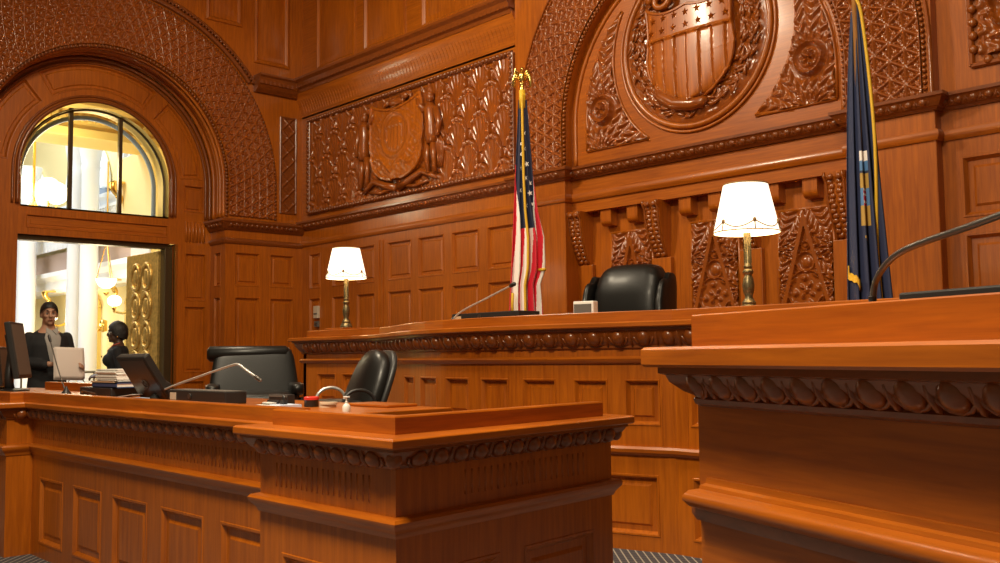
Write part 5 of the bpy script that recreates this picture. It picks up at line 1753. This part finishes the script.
# papers in his hands (their own thing)
pk = thing('paper_sheaf', 'white papers held at waist height by the man in the doorway', 'papers', (-10.45, 3.67, 1.16), math.radians(92))
m = MB()
for i in range(4):
    g = np.zeros((9, 12, 3))
    for a in range(9):
        for c_ in range(12):
            x = -.15 + .30 * a / 8; z = -.17 + .32 * c_ / 11
            g[a, c_] = (x + .004 * i, -.012 * sin(a / 8 * PI) - .004 * i + .04 * (c_ / 11) ** 2, z - .045 * (x) + .006 * i)
    m.grid(g)
po = m.build('sheets', plain('warm_white_paper', (.72, .62, .56), .7), pk, smooth=True)
s2 = po.modifiers.new('thick', 'SOLIDIFY'); s2.thickness = .0015

# --- woman in profile
wo = thing('person', 'woman with short black hair in a dark suit standing in profile at the doorway', 'person', (-11.9, 4.76, 0), math.radians(-24))
b = MB()
torso_rings(b, [(.78, .15, .11, 0), (.86, .165, .125, .01), (1.0, .13, .10, 0), (1.1, .135, .10, 0), (1.22, .15, .115, -.01), (1.32, .15, .095, .0), (1.37, .08, .065, .005), (1.41, .052, .052, .0), (1.48, .05, .052, -.005)])
for s_ in (-1, 1):
    b.ball((s_ * .07, -.10, 1.19), (.068, .062, .065), 12, 8)
    tb(b, [(s_ * .085, 0, .84), (s_ * .09, -.01, .46), (s_ * .09, .02, .10)], [.085, .055, .038])
    tb(b, [(s_ * .09, .03, .05), (s_ * .095, -.07, .04), (s_ * .1, -.13, .03)], [.038, .034, .026])
P, R_ = head_shape(b, (0, -.02, 1.515), True, 0)
for s_ in (-1, 1):
    tb(b, [(s_ * .16, .0, 1.30), (s_ * .20, .03, 1.06), (s_ * .12, -.19, 1.0)], [.045, .037, .027])
    hand(b, (s_ * .12, -.19, 1.0), (-s_ * .5, -.85, .05), (0, .1, 1), (-s_ * .6, .3, .5))
body = voxel(b.build('body', SKIN_D, wo), .0085)
face_parts(wo, P, R_, SKIN_D, plain('dark_lip', (.14, .035, .03), .45))
h = hair_cap(P, R_, .02, 1.16); h.ball(P(0, .06, .0), (.085, .075, .09), 16, 12)
h.build('hair', HAIR, wo, smooth=True)
j = MB()
torso_rings(j, [(.72, .185, .15, 0), (.86, .188, .148, .008), (1.0, .158, .125, 0), (1.1, .162, .128, 0), (1.22, .172, .138, -.012), (1.31, .17, .118, 0), (1.36, .11, .082, .01)])
for s_ in (-1, 1):
    j.ball((s_ * .07, -.105, 1.19), (.08, .075, .08), 12, 8)
    tb(j, [(s_ * .165, 0, 1.295), (s_ * .205, .03, 1.06), (s_ * .135, -.155, 1.005)], [.065, .056, .042])
voxel(j.build('jacket', SUIT, wo), .012)
t = MB()
torso_rings(t, [(.40, .20, .16, 0), (.6, .19, .155, 0), (.8, .178, .14, .005), (.98, .15, .115, 0)])
t.build('skirt', SUIT, wo, smooth=True)
for s_ in (-1, 1):
    MB().tube([(s_ * .09, .05, .05), (s_ * .095, -.05, .04), (s_ * .1, -.13, .028), (s_ * .1, -.155, .022)], [.036, .040, .038, .018], 12).build('shoe', LEATHER, wo, smooth=True)
    MB().ball(P(s_ * .088, .012, -.045), .010, 8, 6).build('earring', GOLD, wo, smooth=True)
MB().ball((-.075, -.192, 1.235), (.016, .008, .016), 10, 6).build('brooch', GOLD, wo, smooth=True)
m = MB()
for s_ in (-1, 1):
    m.tube([P(s_ * .03 + .018 * cos(a), -.094, .008 + .015 * sin(a)) for a in np.linspace(0, 2 * PI, 17)], .0025, 5, caps=False)
    m.tube([P(s_ * .048, -.094, .012), P(s_ * .075, -.06, .012), P(s_ * .08, .01, .01)], .0025, 5)
m.tube([P(-.013, -.098, .01), P(.013, -.098, .01)], .0025, 5)
m.build('glasses', STEEL, wo)
m = MB().tube([(-.07, .02, 1.395), (-.06, -.055, 1.37), (0, -.125, 1.30), (.06, -.055, 1.37), (.07, .02, 1.395)], .007, 6)
m.build('necklace', plain('red_beads', (.45, .06, .03), .4), wo, smooth=True)

# ================================================================== LIGHTS
def area(name, loc, target, size, power, col=(1, .84, .62), size_y=None):
    L = bpy.data.lights.new(name, 'AREA'); L.energy = power; L.color = col; L.size = size
    if size_y: L.shape = 'RECTANGLE'; L.size_y = size_y
    o = link(bpy.data.objects.new(name, L)); o.location = loc
    d = Vector(target) - Vector(loc); o.rotation_euler = d.to_track_quat('-Z', 'Y').to_euler()
    return o


def point(name, loc, power, col, r=.1):
    L = bpy.data.lights.new(name, 'POINT'); L.energy = power; L.color = col; L.shadow_soft_size = r
    o = link(bpy.data.objects.new(name, L)); o.location = loc
    return o


WARM = (1, .84, .60)
area('ceiling_light_centre', (-2.9, 2.6, 6.6), (-4.2, 5.2, 1.5), 1.6, 145, WARM)
area('ceiling_light_left', (-7.3, 2.8, 5.9), (-7.6, 6.0, 1.5), .7, 215, WARM)
area('well_fill_light', (-2.4, .3, 4.9), (-2.5, .9, 0.0), .9, 375, WARM)  # unseen fill light added low over the well to brighten the foreground
point('bench_lamp_glow', (-3.398, 5.30, 2.06), 18, (1, .82, .55), .12)
point('bench_lamp_glow', (-8.26, 5.60, 2.14), 52, (1, .82, .55), .12)
# hall: daylight from its skylight and warm lamps, then an added corridor fill
area('hall_skylight', (-19.0, 4.0, 8.8), (-19.0, 5.0, 0), 5.0, 700, (.86, .93, 1.0), 5)
area('hall_daylight', (-16.5, .5, 6.5), (-18.0, 6.5, 2.0), 3.0, 240, (.86, .93, 1.0))
point('hall_lamp_glow', (-16.3, 6.1, 2.6), 50, (1, .82, .5), .25)
point('hall_lamp_glow', (-14.6, 5.5, 2.2), 16, (1, .80, .5), .2)
point('hall_lamp_glow', (-19.6, 6.5, 2.0), 60, (1, .80, .5), .2)
point('corridor_fill', (-12.9, 4.4, 3.7), 55, (1, .85, .55), .25)  # added fill without a lamp of its own, brightens the corridor beam
point('chandelier_glow', (-15.2, 4.6, 3.9), 26, (1, .85, .55), .3)

w = bpy.data.worlds.new('world'); scene.world = w; w.use_nodes = True
bg = w.node_tree.nodes['Background']; bg.inputs['Color'].default_value = (1, .72, .40, 1); bg.inputs['Strength'].default_value = .15

# ================================================================== CAMERA
cam = bpy.data.cameras.new('camera'); cam.sensor_width = 36; cam.lens = 36 * .98; cam.clip_end = 200; cam.clip_start = .05
co = link(bpy.data.objects.new('camera', cam))
yaw, pit, rol = (math.radians(a) for a in (-46.92, 4.26, -.70))
Rz = Matrix(((cos(yaw), -sin(yaw), 0), (sin(yaw), cos(yaw), 0), (0, 0, 1)))
Mx = Matrix(((1, 0, 0), (0, sin(pit), -cos(pit)), (0, cos(pit), sin(pit))))
Rr = Matrix(((cos(rol), -sin(rol), 0), (sin(rol), cos(rol), 0), (0, 0, 1)))
Rc = Rr @ Mx @ Rz
rot = Matrix((Rc[0], -Rc[1], -Rc[2])).transposed()
co.matrix_world = Matrix.Translation((0, 0, 1.2)) @ rot.to_4x4()
scene.camera = co

vs_ = scene.view_settings
scene.display_settings.display_device = 'sRGB'
vs_.view_transform = 'Standard'; vs_.look = 'None'; vs_.gamma = 1.0; vs_.exposure = 0.0; vs_.use_curve_mapping = False
